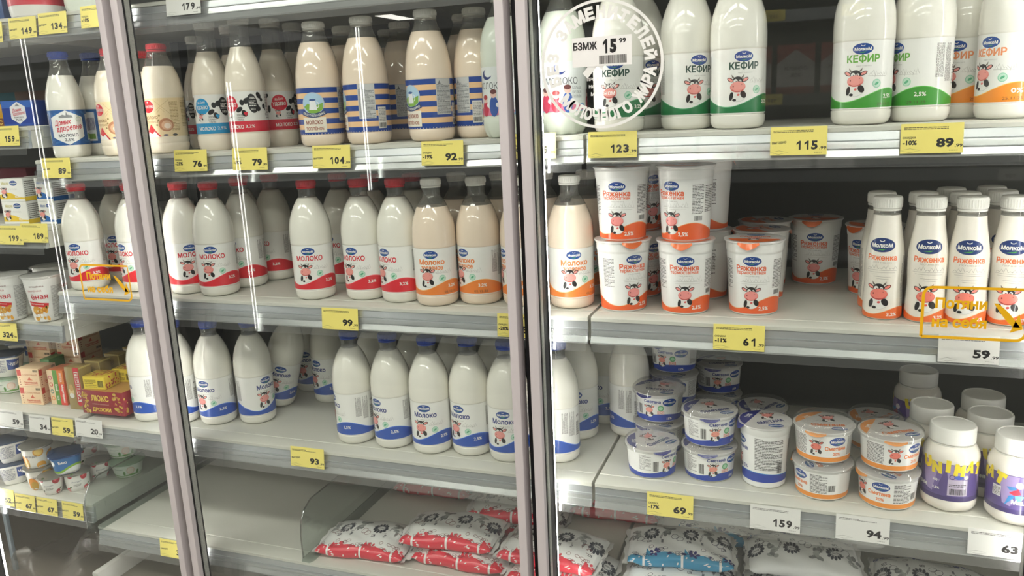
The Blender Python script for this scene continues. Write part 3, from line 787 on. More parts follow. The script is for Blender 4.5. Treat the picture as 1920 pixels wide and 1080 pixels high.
def foil_lid(r, z, main, tabc, tab_ang, extra=None, drop=.009):
    b = MB(); b.lathe([(0, z), (r, z), (r, z - .0018), (r + .0007, z - .0018), (r + .0007, z + .0004), (0, z + .0009)], main, 48)
    mi = b.mi(tabc); n = 10; v = []
    for i in range(n + 1):
        a = R(tab_ang - 20 + 40 * i / n); k = math.sin(PI * i / n)
        v.append(b.bm.verts.new((r * math.sin(a), -r * math.cos(a), z + .0006)))
        rr = r + .003 + .001 * k; v.append(b.bm.verts.new((rr * math.sin(a), -rr * math.cos(a), z - .003 - drop * k)))
    for i in range(n):
        f = b.bm.faces.new([v[2 * i], v[2 * i + 2], v[2 * i + 3], v[2 * i + 1]]); f.material_index = mi; f.smooth = True
    if extra: b.art(extra, lambda u, vv, L: (u, vv, z + .0010 + .0002 * L), 0)
    return b.mesh('foil_lid', 40)
ORF = mat('foil_orange', (226, 108, 50), .3, .2, .3)
a = Art(); a.poly([(.045 * math.sin(R(t)), -.045 * math.cos(R(t))) for t in range(-75, 76, 10)], (226, 108, 50), 0); a.text('Ряженка', 0, .01, .05, .012, (226, 108, 50), 0); a.logo(0, .028, .03, 0); a.cow(0, -.012, .03, 1)
K_cup, K_cupb = [Kind('ryazhenka_cup', 'cup', [('cup', cupm, None), ('printed_sleeve', cupl, None), ('foil_lid', foil_lid(.0505, .1278, FOILW, ORF, t, a), None)], .1285, .05) for t in (-8, 165)]

# small drinking bottle
DRNK = [(.0260, 0), (.0285, .002), (.0297, .006), (.0297, .030), (.0290, .045), (.0282, .0605), (.0279, .062), (.0284, .0635), (.0290, .0735), (.0287, .075), (.0293, .0765), (.0297, .088), (.0294, .0895), (.0297, .091), (.0295, .102),
        (.0282, .115), (.0262, .128), (.0240, .142), (.0221, .154), (.0210, .163), (.0205, .1705), (.0196, .172), (.0196, .178)]
a = Art(); rr = .028; c = PI * rr; w = wave(rr, .0065, .0155, .010); OR = (238, 112, 48)
a.band(-c, c, .0025, .1705, (236, 230, 220), 0, 56); a.band(-c, c, w, lambda u: w(u) + .0008, (246, 190, 140), 1, 56); a.band(-c, c, .0025, w, OR, 2, 56)
a.logo(0, .1235, .041, 1, (30, 54, 112)); a.text('Ряженка', .001, .1035, .044, .0095, (238, 118, 66), 1, 0, .03); a.text('ГОСТ 31455-2012', .002, .0955, .026, .0024, GREY, 1, 0, .0)
for q in range(8): a.line([(-.02 + .0055 * q, .085), (-.0175 + .0055 * q, .087 + .003 * (q % 3)), (-.0145 + .0055 * q, .085)], .0005, (150, 146, 140), 1)
for q in range(5): a.line([(-.022 + .004 * q, .083 - .0035 * q), (.024 - .003 * q, .0825 - .0036 * q)], .0005, (168, 164, 158), 1)
a.cow(-.001, .0415, .046, 3, (240, 132, 118), (222, 92, 88)); a.text('3,2%', .019, .0095, .0155, .0062, WHITE, 4, 0, .02)
a.para(.034, .02, .052, .105, 9, (110, 108, 106), 1, True, 2); a.para(-.052, .02, -.036, .105, 8, (110, 108, 106), 1, True, 4)
K_drink = bottle('drinking_bottle', 'bottle', DRNK, .1705, (.0217, .1775, .2, WHITECAP), mat('drink_white', (236, 230, 220), .25, 0, .4, .01), 0, a, .028, None, .006)

# small tubs with a clear outer lid
TUBP = [(.0395, 0), (.0425, .0022), (.0432, .004), (.0468, .052), (.0482, .0535), (.0486, .056), (.0505, .057), (.0505, .0582)]
def tub_art(col, title, tcol, pct, orange):
    a = Art(); rr = .045; c = PI * rr; 
    w = (lambda u: .0125) if orange else (lambda u: .0150 + .0035 * math.sin((u + .02) / rr * 2))
    a.band(-c, c, .0035, .0515, (240, 239, 236), 0, 72)
    a.band(-c, c, .0042 if orange else .0032, w, col, 1, 72)
    if orange:
        a.logo(.016, .0415, .028, 1, (26, 70, 150)); a.text(title, .013, .029, .036, .0075, tcol, 2, 0, .03); a.text(pct, .015, .0185, .013, .0055, tcol, 2, 0, .02)
        a.cow(-.019, .030, .030, 3, (238, 128, 112), (226, 96, 84))
        a.para(.036, .0145, .064, .049, 14, (92, 90, 90), 1, False, 3); a.para(-.066, .0145, -.036, .049, 14, (92, 90, 90), 1, False, 5)
        a.bars(.066, .018, .078, .030, DARK, 1)
    else:
        a.text(title, -.004, .0445, .033, .0068, tcol, 1, 0, .03); a.logo(.030, .0425, .028, 1, (28, 74, 160)); a.text('ГОСТ 31452-2012', -.004, .0395, .02, .0016, GREY, 1, 0, 0)
        a.cow(-.010, .026, .027, 3, (240, 158, 140), (230, 120, 104)); a.ell(.0125, .031, .006, .006, (104, 176, 118), 1); a.ell(.0125, .031, .004, .0035, (176, 218, 184), 2)
        a.rect(.006, .0175, .019, .025, (226, 120, 100), 1); a.rect(.007, .0185, .018, .024, (244, 224, 214), 2); a.text('ЕАС', .0125, .0212, .009, .0035, (206, 84, 70), 3)
        a.text(pct, .030, .0088, .011, .0048, WHITE, 3, 0, .02)
        a.para(.050, .018, .074, .050, 13, GREY, 1, False, 3); a.para(-.062, .018, -.040, .049, 13, (150, 148, 146), 1, False, 5); a.bars(-.036, .016, -.026, .036, DARK, 1)
    return a
def tub(col, title, tcol, pct, orange, foilc):
    b = MB(); b.lathe([(0, 0)] + TUBP + [(.0485, .0575), (0, .0575)], mat('cup_white_plastic', (236, 235, 232)), 48); cup = b.mesh('tub', 40)
    b = MB(); b.art(tub_art(col, title, tcol, pct, orange), wrap(rfun(TUBP), 0, .045)); sl = b.mesh('printed_sleeve', 0)
    a = Art()
    a.poly([(.047 * math.cos(R(t)), .047 * math.sin(R(t))) for t in range(85, 186, 10)], foilc, 0)
    a.text(title, .004, -.012, .055, .012, tcol if orange else (44, 52, 120), 1, 0, .03); a.logo(.02, -.029, .026, 1); a.cow(.008, .016, .034, 2)
    a.line([(-.02, .0), (-.01, .006), (.0, .0), (.012, .008)], .0008, (150, 148, 146), 1); a.text(pct, -.026, .022, .016, .008, WHITE, 1, 40, .02)
    fl = foil_lid(.0492, .0582, FOILW, ink(foilc), -25, a, .004)
    b = MB(); b.lathe([(.0512, .0535), (.0520, .0535), (.0520, .0605), (.0512, .0625), (.0480, .0630), (.0468, .0672), (.0455, .0685), (.0, .0680)], LIDC, 48); ld = b.mesh('clear_lid', 40)
    return Kind('sour_cream_tub', 'tub', [('tub', cup, None), ('printed_sleeve', sl, None), ('foil_lid', fl, None), ('clear_lid', ld, None)], .0685, .052)
K_tubb = tub((30, 66, 168), 'Сметана', (40, 58, 136), '15%', False, (46, 50, 130))
K_tubo = tub((240, 148, 52), 'Сметана', (240, 132, 66), '20%', True, (232, 148, 62))
# tall sour cream cup
TALL = [(.034, 0), (.0368, .003), (.0373, .005), (.0420, .100), (.0432, .1015), (.0436, .113), (.0458, .1145), (.0458, .1165)]
a = Art(); rr = .0395; c = PI * rr; w = lambda u: .0265 + .0035 * math.sin(u / rr + 2.4)
a.band(-c, c, .0035, .1, (241, 240, 238), 0, 64); a.band(-c, c, .0125, w, (30, 66, 168), 1, 64); a.band(-c, c, w, lambda u: w(u) + .001, (84, 170, 226), 1, 64)
a.logo(-.052, .086, .028, 1); a.text('Сметана', -.054, .073, .04, .0085, (40, 58, 136), 1, 0, .03); a.text('15%', -.041, .038, .013, .0065, (40, 58, 136), 1, 0, .02); a.cow(-.062, .045, .036, 3)
a.para(-.020, .036, .030, .094, 20, (92, 90, 90), 1, False, 3); a.text('Сметана', -.013, .0955, .014, .0024, DARK, 1); a.bars(.020, .030, .030, .052, DARK, 2); a.para(.045, .036, .075, .09, 18, GREY, 1, False, 6)
b = MB(); b.lathe([(0, 0)] + TALL + [(.0435, .1155), (0, .1155)], mat('cup_white_plastic', (236, 235, 232)), 48); tc = b.mesh('cup', 40)
b = MB(); b.art(a, wrap(rfun(TALL), 0, rr)); tl = b.mesh('printed_sleeve', 0)
a = Art(); a.poly([(.0445 * math.cos(R(t)), .0445 * math.sin(R(t))) for t in range(95, 216, 10)], (46, 50, 130), 0); a.text('СМЕТАНА', .008, -.010, .05, .012, (44, 52, 120), 1, 25, .03); a.logo(.016, -.028, .026, 1); a.cow(.004, .016, .034, 2); a.text('15%', -.028, .016, .018, .009, WHITE, 1, 60)
K_tall = Kind('sour_cream_cup', 'cup', [('cup', tc, None), ('printed_sleeve', tl, None), ('foil_lid', foil_lid(.0458, .1167, FOILW, ink((46, 50, 130)), -75, a), None)], .118, .046)

# purple jar
JARP = [(.034, 0), (.0385, .003), (.0420, .009), (.0430, .018), (.0425, .0195), (.0425, .0870), (.0430, .0885), (.0428, .0945), (.0412, .1015), (.0380, .1075), (.0345, .1115), (.0325, .1135), (.0325, .118)]
a = Art(); rr = .0428; c = PI * rr; PU = (92, 76, 136); LI = (158, 140, 188)
a.band(-c, c, 0, .064, PU, 0, 64); a.band(-c, c, 0, .008, (66, 54, 110), 1, 64)
for u in (-.075, -.028, .012, .062, .1): a.poly([(u - .016, .063), (u + .014, .063), (u + .004, .012), (u - .008, .016)], LI, 1); a.poly([(u + .014, .063), (u + .026, .063), (u + .012, .02), (u + .004, .012)], (116, 98, 160), 1)
for s0 in (-.035, -.174):
    for i, ch in enumerate('UNIMAT'): a.text(ch, s0 + .0175 * i * .98, .0585 + (-.003 if i % 2 else .002), .0165 if ch != 'I' else .007, .021, (238, 216, 50), 4, 8 - 5 * i, .09)
a.text('Мацони', -.052, .020, .036, .0095, WHITE, 4, 0, .035); a.text('500 г', -.0175, .0335, .0115, .0045, WHITE, 4, 0, .02); a.text('3,2%', -.0175, .0195, .0115, .0045, WHITE, 4, 0, .02)
a.rect(.000, .010, .030, .038, (196, 184, 206), 2); a.bars(.003, .012, .028, .0225, DARK, 3); a.para(.002, .026, .028, .031, 2, DARK, 3, False, 2); a.ring(.006, .0425, .0042, .0042, .001, (60, 44, 96), 3); a.ell(.016, .0425, .007, .0035, (74, 96, 190), 3); a.ell(.0275, .0425, .0036, .0036, (226, 214, 206), 3)
a.rect(-.1, .024, -.086, .042, (226, 224, 228), 3); a.para(-.099, .026, -.087, .040, 6, GREY, 4, False, 8)
a.ell(-.060, .049, .0055, .0055, (232, 222, 226), 3); a.poly([(-.074, .035), (-.062, .044), (-.058, .035), (-.066, .031)], (202, 52, 76), 4); a.poly([(-.080, .012), (-.074, .03), (-.066, .032), (-.068, .026)], (60, 136, 196), 4); a.poly([(-.066, .032), (-.052, .032), (-.058, .022), (-.064, .022)], (110, 184, 216), 4); a.poly([(-.078, .045), (-.066, .046), (-.064, .041), (-.073, .039)], (72, 132, 190), 4)
b = MB(); b.lathe([(0, 0)] + JARP + [(0, .118)], mat('jar_white_plastic', (236, 230, 220), .22, 0, .5, .01), 48, lobes=(6, .008, .05)); jb = b.mesh('jar', 45)
b = MB(); b.art(a, wrap(rfun(JARP), .0225, rr)); jl = b.mesh('label', 0)
b = MB(); b.lathe([(0, .1125), (.0338, .1125), (.0346, .1145), (.0325, .1150), (.0325, .1160), (.0348, .1165), (.0348, .1395), (.0335, .1425), (.0315, .1430), (.0305, .1418), (0, .1416)], WHITECAP, 48); jd = b.mesh('lid', 40)
K_jar = Kind('matsoni_jar', 'jar', [('jar', jb, None), ('label', jl, None), ('lid', jd, None)], .143, .043)

# milk pouches
def pouch_art(col, dark, petal):
    a = Art(); U = .104; P = .30
    a.band(-U, U, -P / 2, P / 2, (232, 232, 230), 0, 40)
    rn = random.Random(4)
    top = lambda u: .026 + .008 * abs(math.sin(u * 46)) 
    a.band(-U, U, -.045, top, col, 1, 80)
    for u in (-.072, .004, .078):
        a.poly([(u - .002, -.045), (u + .002, -.045), (u + .003, .030), (u - .002, .030)], (236, 234, 232), 3)
        a.poly([(u + .003, .020), (u + .022, .022), (u + .006, .048)], col, 2)
    for i in range(34):
        u = -.10 + .2 * rn.random(); v = .026 + .024 * rn.random()
        a.ring(u, v, .0052, .0036, .0009, dark, 4, 0, 360, 12)
        if i % 2: a.ell(u, v, .0038, .0024, petal if i % 4 == 1 else (236, 234, 232), 3, 30 * i, 10)
    for u in (-.05, .028, .095):
        for k in range(5): a.ell(u + .0075 * math.cos(k * 1.26), .034 + .006 * math.sin(k * 1.26), .0044, .0028, petal, 5, 72 * k, 10)
    for i in range(26):
        a.ell(-.1 + .2 * rn.random(), -.008 + .03 * rn.random(), .0034, .0016, (242, 236, 232), 3, rn.uniform(0, 180), 8)
    INK = (58, 62, 74)
    for u in (-.058, .022, .09):
        for k in range(12): a.ell(u + .0125 * math.cos(k * .5236), .083 + .0105 * math.sin(k * .5236), .0042, .0030, INK, 3, 30 * k, 8)
        a.ring(u, .083, .0085, .007, .0012, (90, 94, 106), 4, 0, 360, 18); a.text('МОЛОКО', u, .083, .011, .003, INK, 4)
        a.text('3,2%', u - .004, .062, .010, .006, INK, 3, 0, .03); a.rect(u + .02, .060, .0245 + u, .069, (120, 122, 128), 3)
        a.text('МОЛОКО', u + .022, .078, .016, .004, INK, 3, 60, .02)
    for u in (-.022, .058, -.092):
        for k in range(9): a.ell(u + .009 * rn.uniform(-1, 1), .088 + .012 * rn.uniform(-1, 1), .006, .0045, rn.choice(((150, 152, 150), (172, 174, 172), (128, 130, 130))), 2, rn.uniform(0, 180), 10)
        a.ring(u + .012, .073, .0075, .0045, .0008, dark, 3, 0, 360, 16); a.ring(u + .022, .069, .0075, .0045, .0008, dark, 3, 0, 360, 16)
    return a
def pouch_fn(seed, off=0.0):
    U, Wd, H, P = .104, .070, .022, .30
    def fn(u, v, L):
        t = max(-1, min(1, u / U)); k = (1 - abs(t) ** 3.2) ** .62 if abs(t) < .999 else 0
        h = H * k + .0012; w = Wd * (1 - .05 * k) * (1 - .10 * abs(t) ** 8)
        ph = 2 * PI * v / P
        c, s = math.cos(ph), math.sin(ph)
        y = -w * math.copysign(abs(c) ** .85, c); z = h * math.copysign(abs(s) ** .75, s)
        wr = .0030 * math.sin(u * 130 + seed + 9 * y) * abs(t) ** 2 + .0022 * math.sin(y * 150 + seed * 2 + u * 60) * abs(t) ** 1.5 + .0016 * math.sin(u * 75 + y * 95 + seed)
        z = z + wr * k
        if z < -.55 * H: z = -.55 * H - (-.55 * H - z) * .15
        o = off + L * .00014
        n = Vector((0, -c, s * 1.4)).normalized()
        return (u + n.x * o, y + n.y * o + .004 * math.sin(u * 25 + seed), z + n.z * o + .55 * H + .0016)
    return fn
def pouch(col, dark, petal, seed):
    b = MB(); b.art(pouch_art(col, dark, petal), pouch_fn(seed, .0), .007, .008); film = b.mesh('film', 0)
    b = MB(); fm = ink((222, 220, 218))
    for s in (-1, 1):      # crimped end seals
        a = Art(); st = .0035
        a.add([(s * .102, -.068), (s * .1125, -.067), (s * .1125, .067), (s * .102, .068)], [(0, 1, 2, 3)], fm, 0)
        b.art(a, lambda u, v, L: (u + .002 * math.sin(v * 160 + seed), v, .0130 + .003 * math.sin(v * 55 + seed) + .0012 * math.sin(u * 2200)), .0015, .005)
    seal = b.mesh('end_seal', 0)
    return Kind('milk_pouch', 'milk pouch', [('film', film, None), ('end_seal', seal, None)], .04, .1)
K_pr = pouch((224, 58, 76), (110, 52, 56), (214, 70, 84), 1.0)
K_pr2 = pouch((224, 58, 76), (110, 52, 56), (214, 70, 84), 3.1)
K_pb = pouch((60, 148, 190), (40, 44, 78), (36, 40, 110), 2.0)
K_pw = pouch((206, 212, 216), (70, 74, 86), (90, 96, 150), 4.0)

# ================================================================ upper shelf, middle unit (placed by depth: the eye is level with it)
def row1(kind, px, py, y, turn, label, group=None):
    p = at_mid(px, py, y, 0); p.z = z1(p.x) + .0005; p = settle(p, kind.r, kind.h); p.z = z1(p.x) + .0005
    return put(kind, p, turn, label, group)
G1 = 'milk bottles on the upper shelf of the middle unit'
row1(K_hex, 128, 230, 1.40, -5, 'milk bottle with blue cap and white hexagon label, facing front', G1)
row1(K_hex, 187, 230, 1.445, 55, 'blue capped milk bottle turned so its barcode shows, behind the door frame', G1)
row1(K_beige, 226, 240, 1.395, -42, 'beige label bottle with red oval mostly hidden by the left door frame', G1)
row1(K_beige, 311, 230, 1.40, -27, 'red capped bottle with beige label and coffee cup picture, right of the frame', G1)
row1(K_beige, 281, 200, 1.50, -60, 'red capped beige label bottle standing behind the coffee cup one', G1)
row1(K_patb, 403, 220, 1.425, -18, 'white capped milk bottle with blue cow patch label', G1)
row1(K_patr, 466, 220, 1.40, -33, 'front white capped milk bottle with red cow patch label', G1)
row1(K_patr, 522, 210, 1.50, 25, 'red cow patch milk bottle standing a step behind the front one', G1)
row1(K_patb, 440, 150, 1.53, 30, 'cow patch bottle of which a cap shows between the blue and red ones', G1)
row1(K_patr, 557, 150, 1.60, -60, 'cow patch bottle deep in the shelf beside the striped bottles', G1)
row1(K_patr, 376, 170, 1.64, -90, 'dim bottle deep in the shelf behind the beige label bottle', G1)
row1(K_stripe, 602, 210, 1.395, -3, 'leftmost front bottle of baked milk with blue and peach stripes, medallion in view', G1)
row1(K_stripe, 650, 150, 1.505, 20, 'striped baked milk bottle showing its cap between the two front ones', G1)
row1(K_stripe, 690, 210, 1.395, -75, 'striped baked milk bottle turned to its grey text panel, second from left', G1)
row1(K_stripe, 757, 170, 1.53, -75, 'dim striped bottle standing back between the second and third front ones', G1)
row1(K_stripe, 733, 150, 1.64, 10, 'striped bottle furthest back, its cap peeking out left of the dim one', G1)
row1(K_stripe, 808, 205, 1.395, -38, 'third front striped bottle with medallion at its left side, under tag 92', G1)
row1(K_pict, 949, 190, 1.392, -48, 'bottle with thin grey lettering half hidden by the middle door frame', G1)
row1(K_stripe, 897, 200, 1.425, -115, 'striped bottle showing a white barcode panel beside the thin lettered bottle', G1)
row1(K_stripe, 874, 150, 1.515, 0, 'striped bottle behind the one with the barcode panel', G1)
row1(K_pict, 1055, 150, 1.40, -6, 'bottle with thin grey lettering and children picture seen under the round notice', G1)
G = 'kefir bottles on the upper shelf of the right unit'
row1(K_kd, 1160, 150, 1.395, 0, 'kefir bottle with dark green wave seen through the round white notice', G)
row1(K_kd, 1204, 130, 1.50, 35, 'dark green kefir bottle standing behind the one under the round notice', G)
row1(K_kd, 1288, 130, 1.42, 36, 'dark green kefir bottle turned to its barcode, second from the round notice', G)
row1(K_kd, 1375, 130, 1.385, 20, 'dark green kefir bottle facing front with cow and 3,2 in view', G)
row1(K_kg, 1617, 130, 1.385, 8, 'light green kefir bottle facing front, above tag 115', G)
row1(K_kg, 1727, 130, 1.425, -46, 'light green kefir bottle turned to its column of small print', G)
row1(K_ko, 1803, 130, 1.50, -4, 'kefir bottle with orange wave right behind the light green one', G)
row1(K_ko, 1892, 130, 1.425, -30, 'kefir bottle with orange wave cut by the right edge', G)

# ================================================================ middle shelf, middle unit
def row(kind, px, py, z, turn, label, group=None, r=.042):
    p = at_base(px, py, z, r); p.z = z + .0005; p = settle(p, kind.r, kind.h)
    return put(kind, p, turn, label, group)
def rowm(kind, px, py, y, z, turn, label, group=None):
    p = settle(at_mid(px, py, y, z + .0005), kind.r, kind.h); return put(kind, p, turn, label, group)
G = 'red capped milk bottles on the middle shelf'
row(K_red, 173, 545, Z2, -25, 'red capped milk bottle behind the left yellow pull notice', G)
rowm(K_red, 223, 430, 1.50, Z2, -15, 'red capped milk bottle set back, between two bottles left of the frame', G)
rowm(K_red, 254, 430, 1.40, Z2, -50, 'red capped milk bottle half covered by the left door frame', G)
row(K_red, 293, 549, Z2, -95, 'red capped milk bottle just right of the left frame, small print in view', G)
row(K_red, 360, 552, Z2, 20, 'red capped milk bottle with cow at its right, left of the front facing one', G)
row(K_red, 413, 557, Z2, -8, 'red capped milk bottle facing front, third right of the left frame', G)
row(K_red, 470, 544, Z2, -38, 'red capped milk bottle partly behind the front facing one', G)
row(K_red, 526, 533, Z2, -52, 'dim red capped milk bottle standing back before the gap in the row', G)
row(K_red, 595, 563, Z2, -5, 'red capped milk bottle facing front right of the gap, above tag 99', G)
rowm(K_red, 640, 420, 1.55, Z2, -40, 'red capped milk bottle deep behind the one above tag 99', G)
row(K_red, 690, 564, Z2, -30, 'red capped milk bottle second right of the gap', G)
row(K_red, 757, 569, Z2, -42, 'last red capped milk bottle beside the white capped baked milk', G)
rowm(K_red, 700, 420, 1.52, Z2, 0, 'red capped milk bottle hidden behind the second one right of the gap', G)
rowm(K_red, 776, 400, 1.525, Z2, 0, 'red capped milk bottle peeking out between red and white capped rows', G)
rowm(K_red, 456, 400, 1.56, Z2, 0, 'red capped milk bottle seen only above the bottle behind the front facing one', G)
G = 'white capped baked milk bottles on the middle shelf'
row(K_orange, 821, 573, Z2, -5, 'baked milk bottle with orange wave facing front, beside the red capped row', G)
row(K_orange, 901, 573, Z2, -42, 'baked milk bottle turned to its small print, second of the orange row', G)
row(K_orange, 985, 577, Z2, -60, 'baked milk bottle almost hidden by the middle door frame', G)
rowm(K_orange, 858, 380, 1.515, Z2, -20, 'baked milk bottle behind the first two, cap and neck in view', G)
rowm(K_orange, 938, 380, 1.515, Z2, -20, 'baked milk bottle behind the second one, next to the middle frame', G)
row(K_orange, 1074, 581, Z2, 15, 'baked milk bottle right of the light strip beside the orange cups', G)
rowm(K_orange, 1100, 380, 1.52, Z2, 0, 'baked milk bottle behind the one right of the light strip', G)
rowm(K_orange, 1020, 380, 1.53, Z2, 0, 'baked milk bottle behind the middle frame, just left of the light strip', G)

# ================================================================ lower shelf, middle unit
G = 'blue capped milk bottles on the lower shelf'
row(K_blue, 290, 791, Z3, -90, 'blue capped milk bottle between the yeast boxes and the left frame', G)
row(K_blue, 346, 795, Z3, -78, 'blue capped milk bottle half covered by the left frame on its right side', G)
row(K_blue, 414, 798, Z3, -32, 'blue capped milk bottle second right of the left frame', G)
row(K_blue, 487, 796, Z3, 45, 'blue capped milk bottle with label turned right, before the gap', G)
p = at_base(523, 768, Z3, .042); p.z = Z3 + .0123
put(K_blue, p, -4, 'blue capped milk bottle leaning over to the right in the gap', G, tilt=17)
row(K_blue, 590, 736, Z3, -15, 'dim blue capped milk bottle deep in the shelf beside the leaning one', G)
row(K_blue, 624, 757, Z3, -40, 'blue capped milk bottle deep behind the first of the right group', G)
row(K_blue, 672, 834, Z3, -75, 'first blue capped bottle right of the gap, turned to its barcode', G)
row(K_blue, 743, 843, Z3, -46, 'second blue capped bottle right of the gap, logo at its left edge', G)
row(K_blue, 814, 854, Z3, -12, 'blue capped milk bottle facing front, third right of the gap', G)
row(K_blue, 887, 858, Z3, -32, 'fourth blue capped bottle right of the gap', G)
row(K_blue, 958, 869, Z3, -8, 'blue capped milk bottle cut by the left edge of the middle frame', G)
row(K_blue, 1050, 871, Z3, -68, 'blue capped milk bottle right of the light strip, barcode in view', G)
for px, y, t in ((700, 1.53, 'first and second'), (775, 1.53, 'second and third'), (850, 1.53, 'third and fourth'), (927, 1.53, 'fourth and fifth')):
    rowm(K_blue, px, 690, y, Z3, 30, 'blue capped milk bottle behind the %s bottles right of the gap' % t, G)
rowm(K_blue, 1083, 690, 1.55, Z3, 0, 'blue capped milk bottle behind the one right of the light strip', G)
row(K_blue, 1136, 798, Z3, -35, 'milk bottle standing back at the joint of the two lower shelves', G)
row(K_blue, 1181, 822, Z3, -108, 'milk bottle beside the sour cream tubs, its small print in view', G)

# ================================================================ middle shelf, right unit
G = 'orange and white cups on the middle shelf'
def cup(px, py, tiers, turn, labels, mid=None):
    p = at_mid(px, py, mid, Z2) if mid else at_base(px, py, Z2, .041)
    p = settle(p, .0505, .25)
    for k in range(tiers):
        p.z = Z2 + .0005 + k * .1285
        put(K_cupb if k or mid else K_cup, p, turn[k], labels[k], G)
cup(1170, 586, 2, (26, -12), ('lower cup of the front stack nearest the baked milk', 'upper cup of the front stack nearest the baked milk'))
cup(1285, 591, 2, (0, -33), ('lower cup of the second front stack, facing front', 'upper cup of the second front stack, small print at its right'))
cup(1412, 593, 1, (-4,), ('single front cup with orange foot right of the two stacks',))
cup(1198, 400, 2, (40, 40), ('lower cup of the stack behind the first front stack', 'upper cup of the stack behind the first front stack'), 1.525)
cup(1322, 400, 2, (-80, -80), ('lower cup of the stack behind the second front stack', 'upper cup of the stack behind the second front stack'), 1.53)
cup(1424, 500, 1, (-60,), ('cup directly behind the single front cup',), 1.535)
cup(1432, 500, 1, (-70,), ('third cup in the line behind the single front cup',), 1.645)
cup(1525, 535, 1, (0,), ('lone dim cup standing at the back of the shelf',))
cup(1634, 557, 1, (-36,), ('cup half hidden behind the first small white bottle',))
G = 'small white drinking bottles'
nb = []
for i, (px, py, t, l) in enumerate(((1652, 601, -10, 'first small white drinking bottle from the left, orange foot in view'), (1731, 607, 3, 'second small white drinking bottle, under the edge of the yellow notice'),
                                    (1806, 611, 0, 'third small white drinking bottle, behind the yellow notice'), (1886, 613, 0, 'fourth small white drinking bottle cut by the right edge'))):
    p = at_base(px, py, Z2, .0297); p.z = Z2 + .0005; nb.append(p); put(K_drink, p, t, l, G)
for i, k, w in ((0, 1, 'first'), (1, 1, 'second'), (2, 1, 'third'), (2, 2, 'third'), (3, 1, 'fourth'), (3, 2, 'fourth')):
    p = settle(nb[i] + Vector((-.004 * k - (.004 if i >= 2 else 0), .063 * k, 0)), K_drink.r, .2)
    put(K_drink, p, 20, 'small white drinking bottle %s behind the %s one from the left' % ('directly' if k == 1 else 'two places', w), G)

# ================================================================ lower shelf, right unit
G = 'blue and white sour cream tubs'
def tubs(kind, px, py, tiers, turns, labels, group, zk=0, r=.0425):
    p0 = at_base(px, py, Z3 + zk * .0685, r); p0.z = Z3; p0 = settle(p0, kind.r, .06 * tiers)
    for k in range(tiers):
        put(kind, (p0.x, p0.y, Z3 + .0005 + .0685 * k), turns[k], labels[k], group)
tubs(K_tubb, 1223, 899, 1, (48,), ('single blue and white tub in front, dark blue foil under its clear lid',), G)
tubs(K_tubb, 1236, 798, 2, (-15, -12), ('lower tub of the pair behind the single front tub', 'upper tub of the pair beside the milk bottle'), G, 1)
tubs(K_tubb, 1264, 704, 3, (-30, -25, -20), ('lowest tub of the tall stack at the back', 'middle tub of the tall stack at the back', 'topmost tub of the tall stack under tag 61'), G, 2)
tubs(K_tubb, 1326, 905, 2, (22, 26), ('lower tub of the front pair beside the tall blue cup', 'upper tub of the front pair beside the tall blue cup'), G, 0)
tubs(K_tubb, 1347, 739, 2, (10, 10), ('lower dim tub of the pair at the very back', 'upper dim tub of the pair at the very back'), G, 1)
p = on_z(1430, 752, Z3 + .0685); p.z = Z3; p = settle(p, .052, .07); put(K_tubb, (p.x, p.y, Z3 + .0005), 60, 'dim tub behind the tall blue cup, only its lid in view', G)
row(K_tall, 1425, 917, Z3, 5, 'tall blue and white sour cream cup covered in small print', None, .0373)
G = 'orange and white sour cream tubs'
tubs(K_tubo, 1527, 938, 2, (-70, 10), ('lower orange tub of the pair beside the tall blue cup', 'upper orange tub of the pair beside the tall blue cup'), G)
tubs(K_tubo, 1646, 957, 2, (-32, 36), ('lower orange tub of the pair beside the purple jar', 'upper orange tub of the pair beside the purple jar'), G)
p = on_z(1642, 772, Z3 + .0685); p.z = Z3; p = settle(p, .052, .07); put(K_tubo, (p.x, p.y, Z3 + .0005), 60, 'dim orange tub behind the pair beside the purple jar', G)
G = 'purple jars of yogurt'
sj = at_base(1761, 962, Z3, .0425); sj.z = Z3 + .0005; sj = settle(sj, K_jar.r, .14); put(K_jar, (sj.x, sj.y, Z3 + .0005), -2, 'front purple jar with white lid turned to its barcode', G)
sj2 = at_base(1897, 989, Z3, .0425); put(K_jar, (sj2.x, sj2.y, Z3 + .0005), 88, 'front purple jar with the running figure, cut by the right edge', G)
for (px, py), l, t in (((1747, 768), 'white lidded jar directly behind the barcode jar', 40), ((1722, 712), 'dim white lidded jar furthest back behind the barcode jar', 30),
                       ((1857, 784), 'white lidded jar directly behind the running figure jar', 50), ((1844, 748), 'dim white lidded jar second behind the running figure jar', 0)):
    p = on_z(px, py, Z3 + .1425); y = p.y
    if px == 1747: y = sj.y + .089
    if px == 1722: y = sj.y + .20
    if px == 1857: y = sj2.y + .088
    if px == 1844: y = sj2.y + .178
    q = on_y(px, py, y); q.z = Z3 + .0005; q = settle(q, K_jar.r, .14); put(K_jar, q, t, l, G)
put(K_jar, (sj2.x + .093, sj2.y + .12, Z3 + .0005), 0, 'white lidded jar at the right edge beside the running figure jar', G)

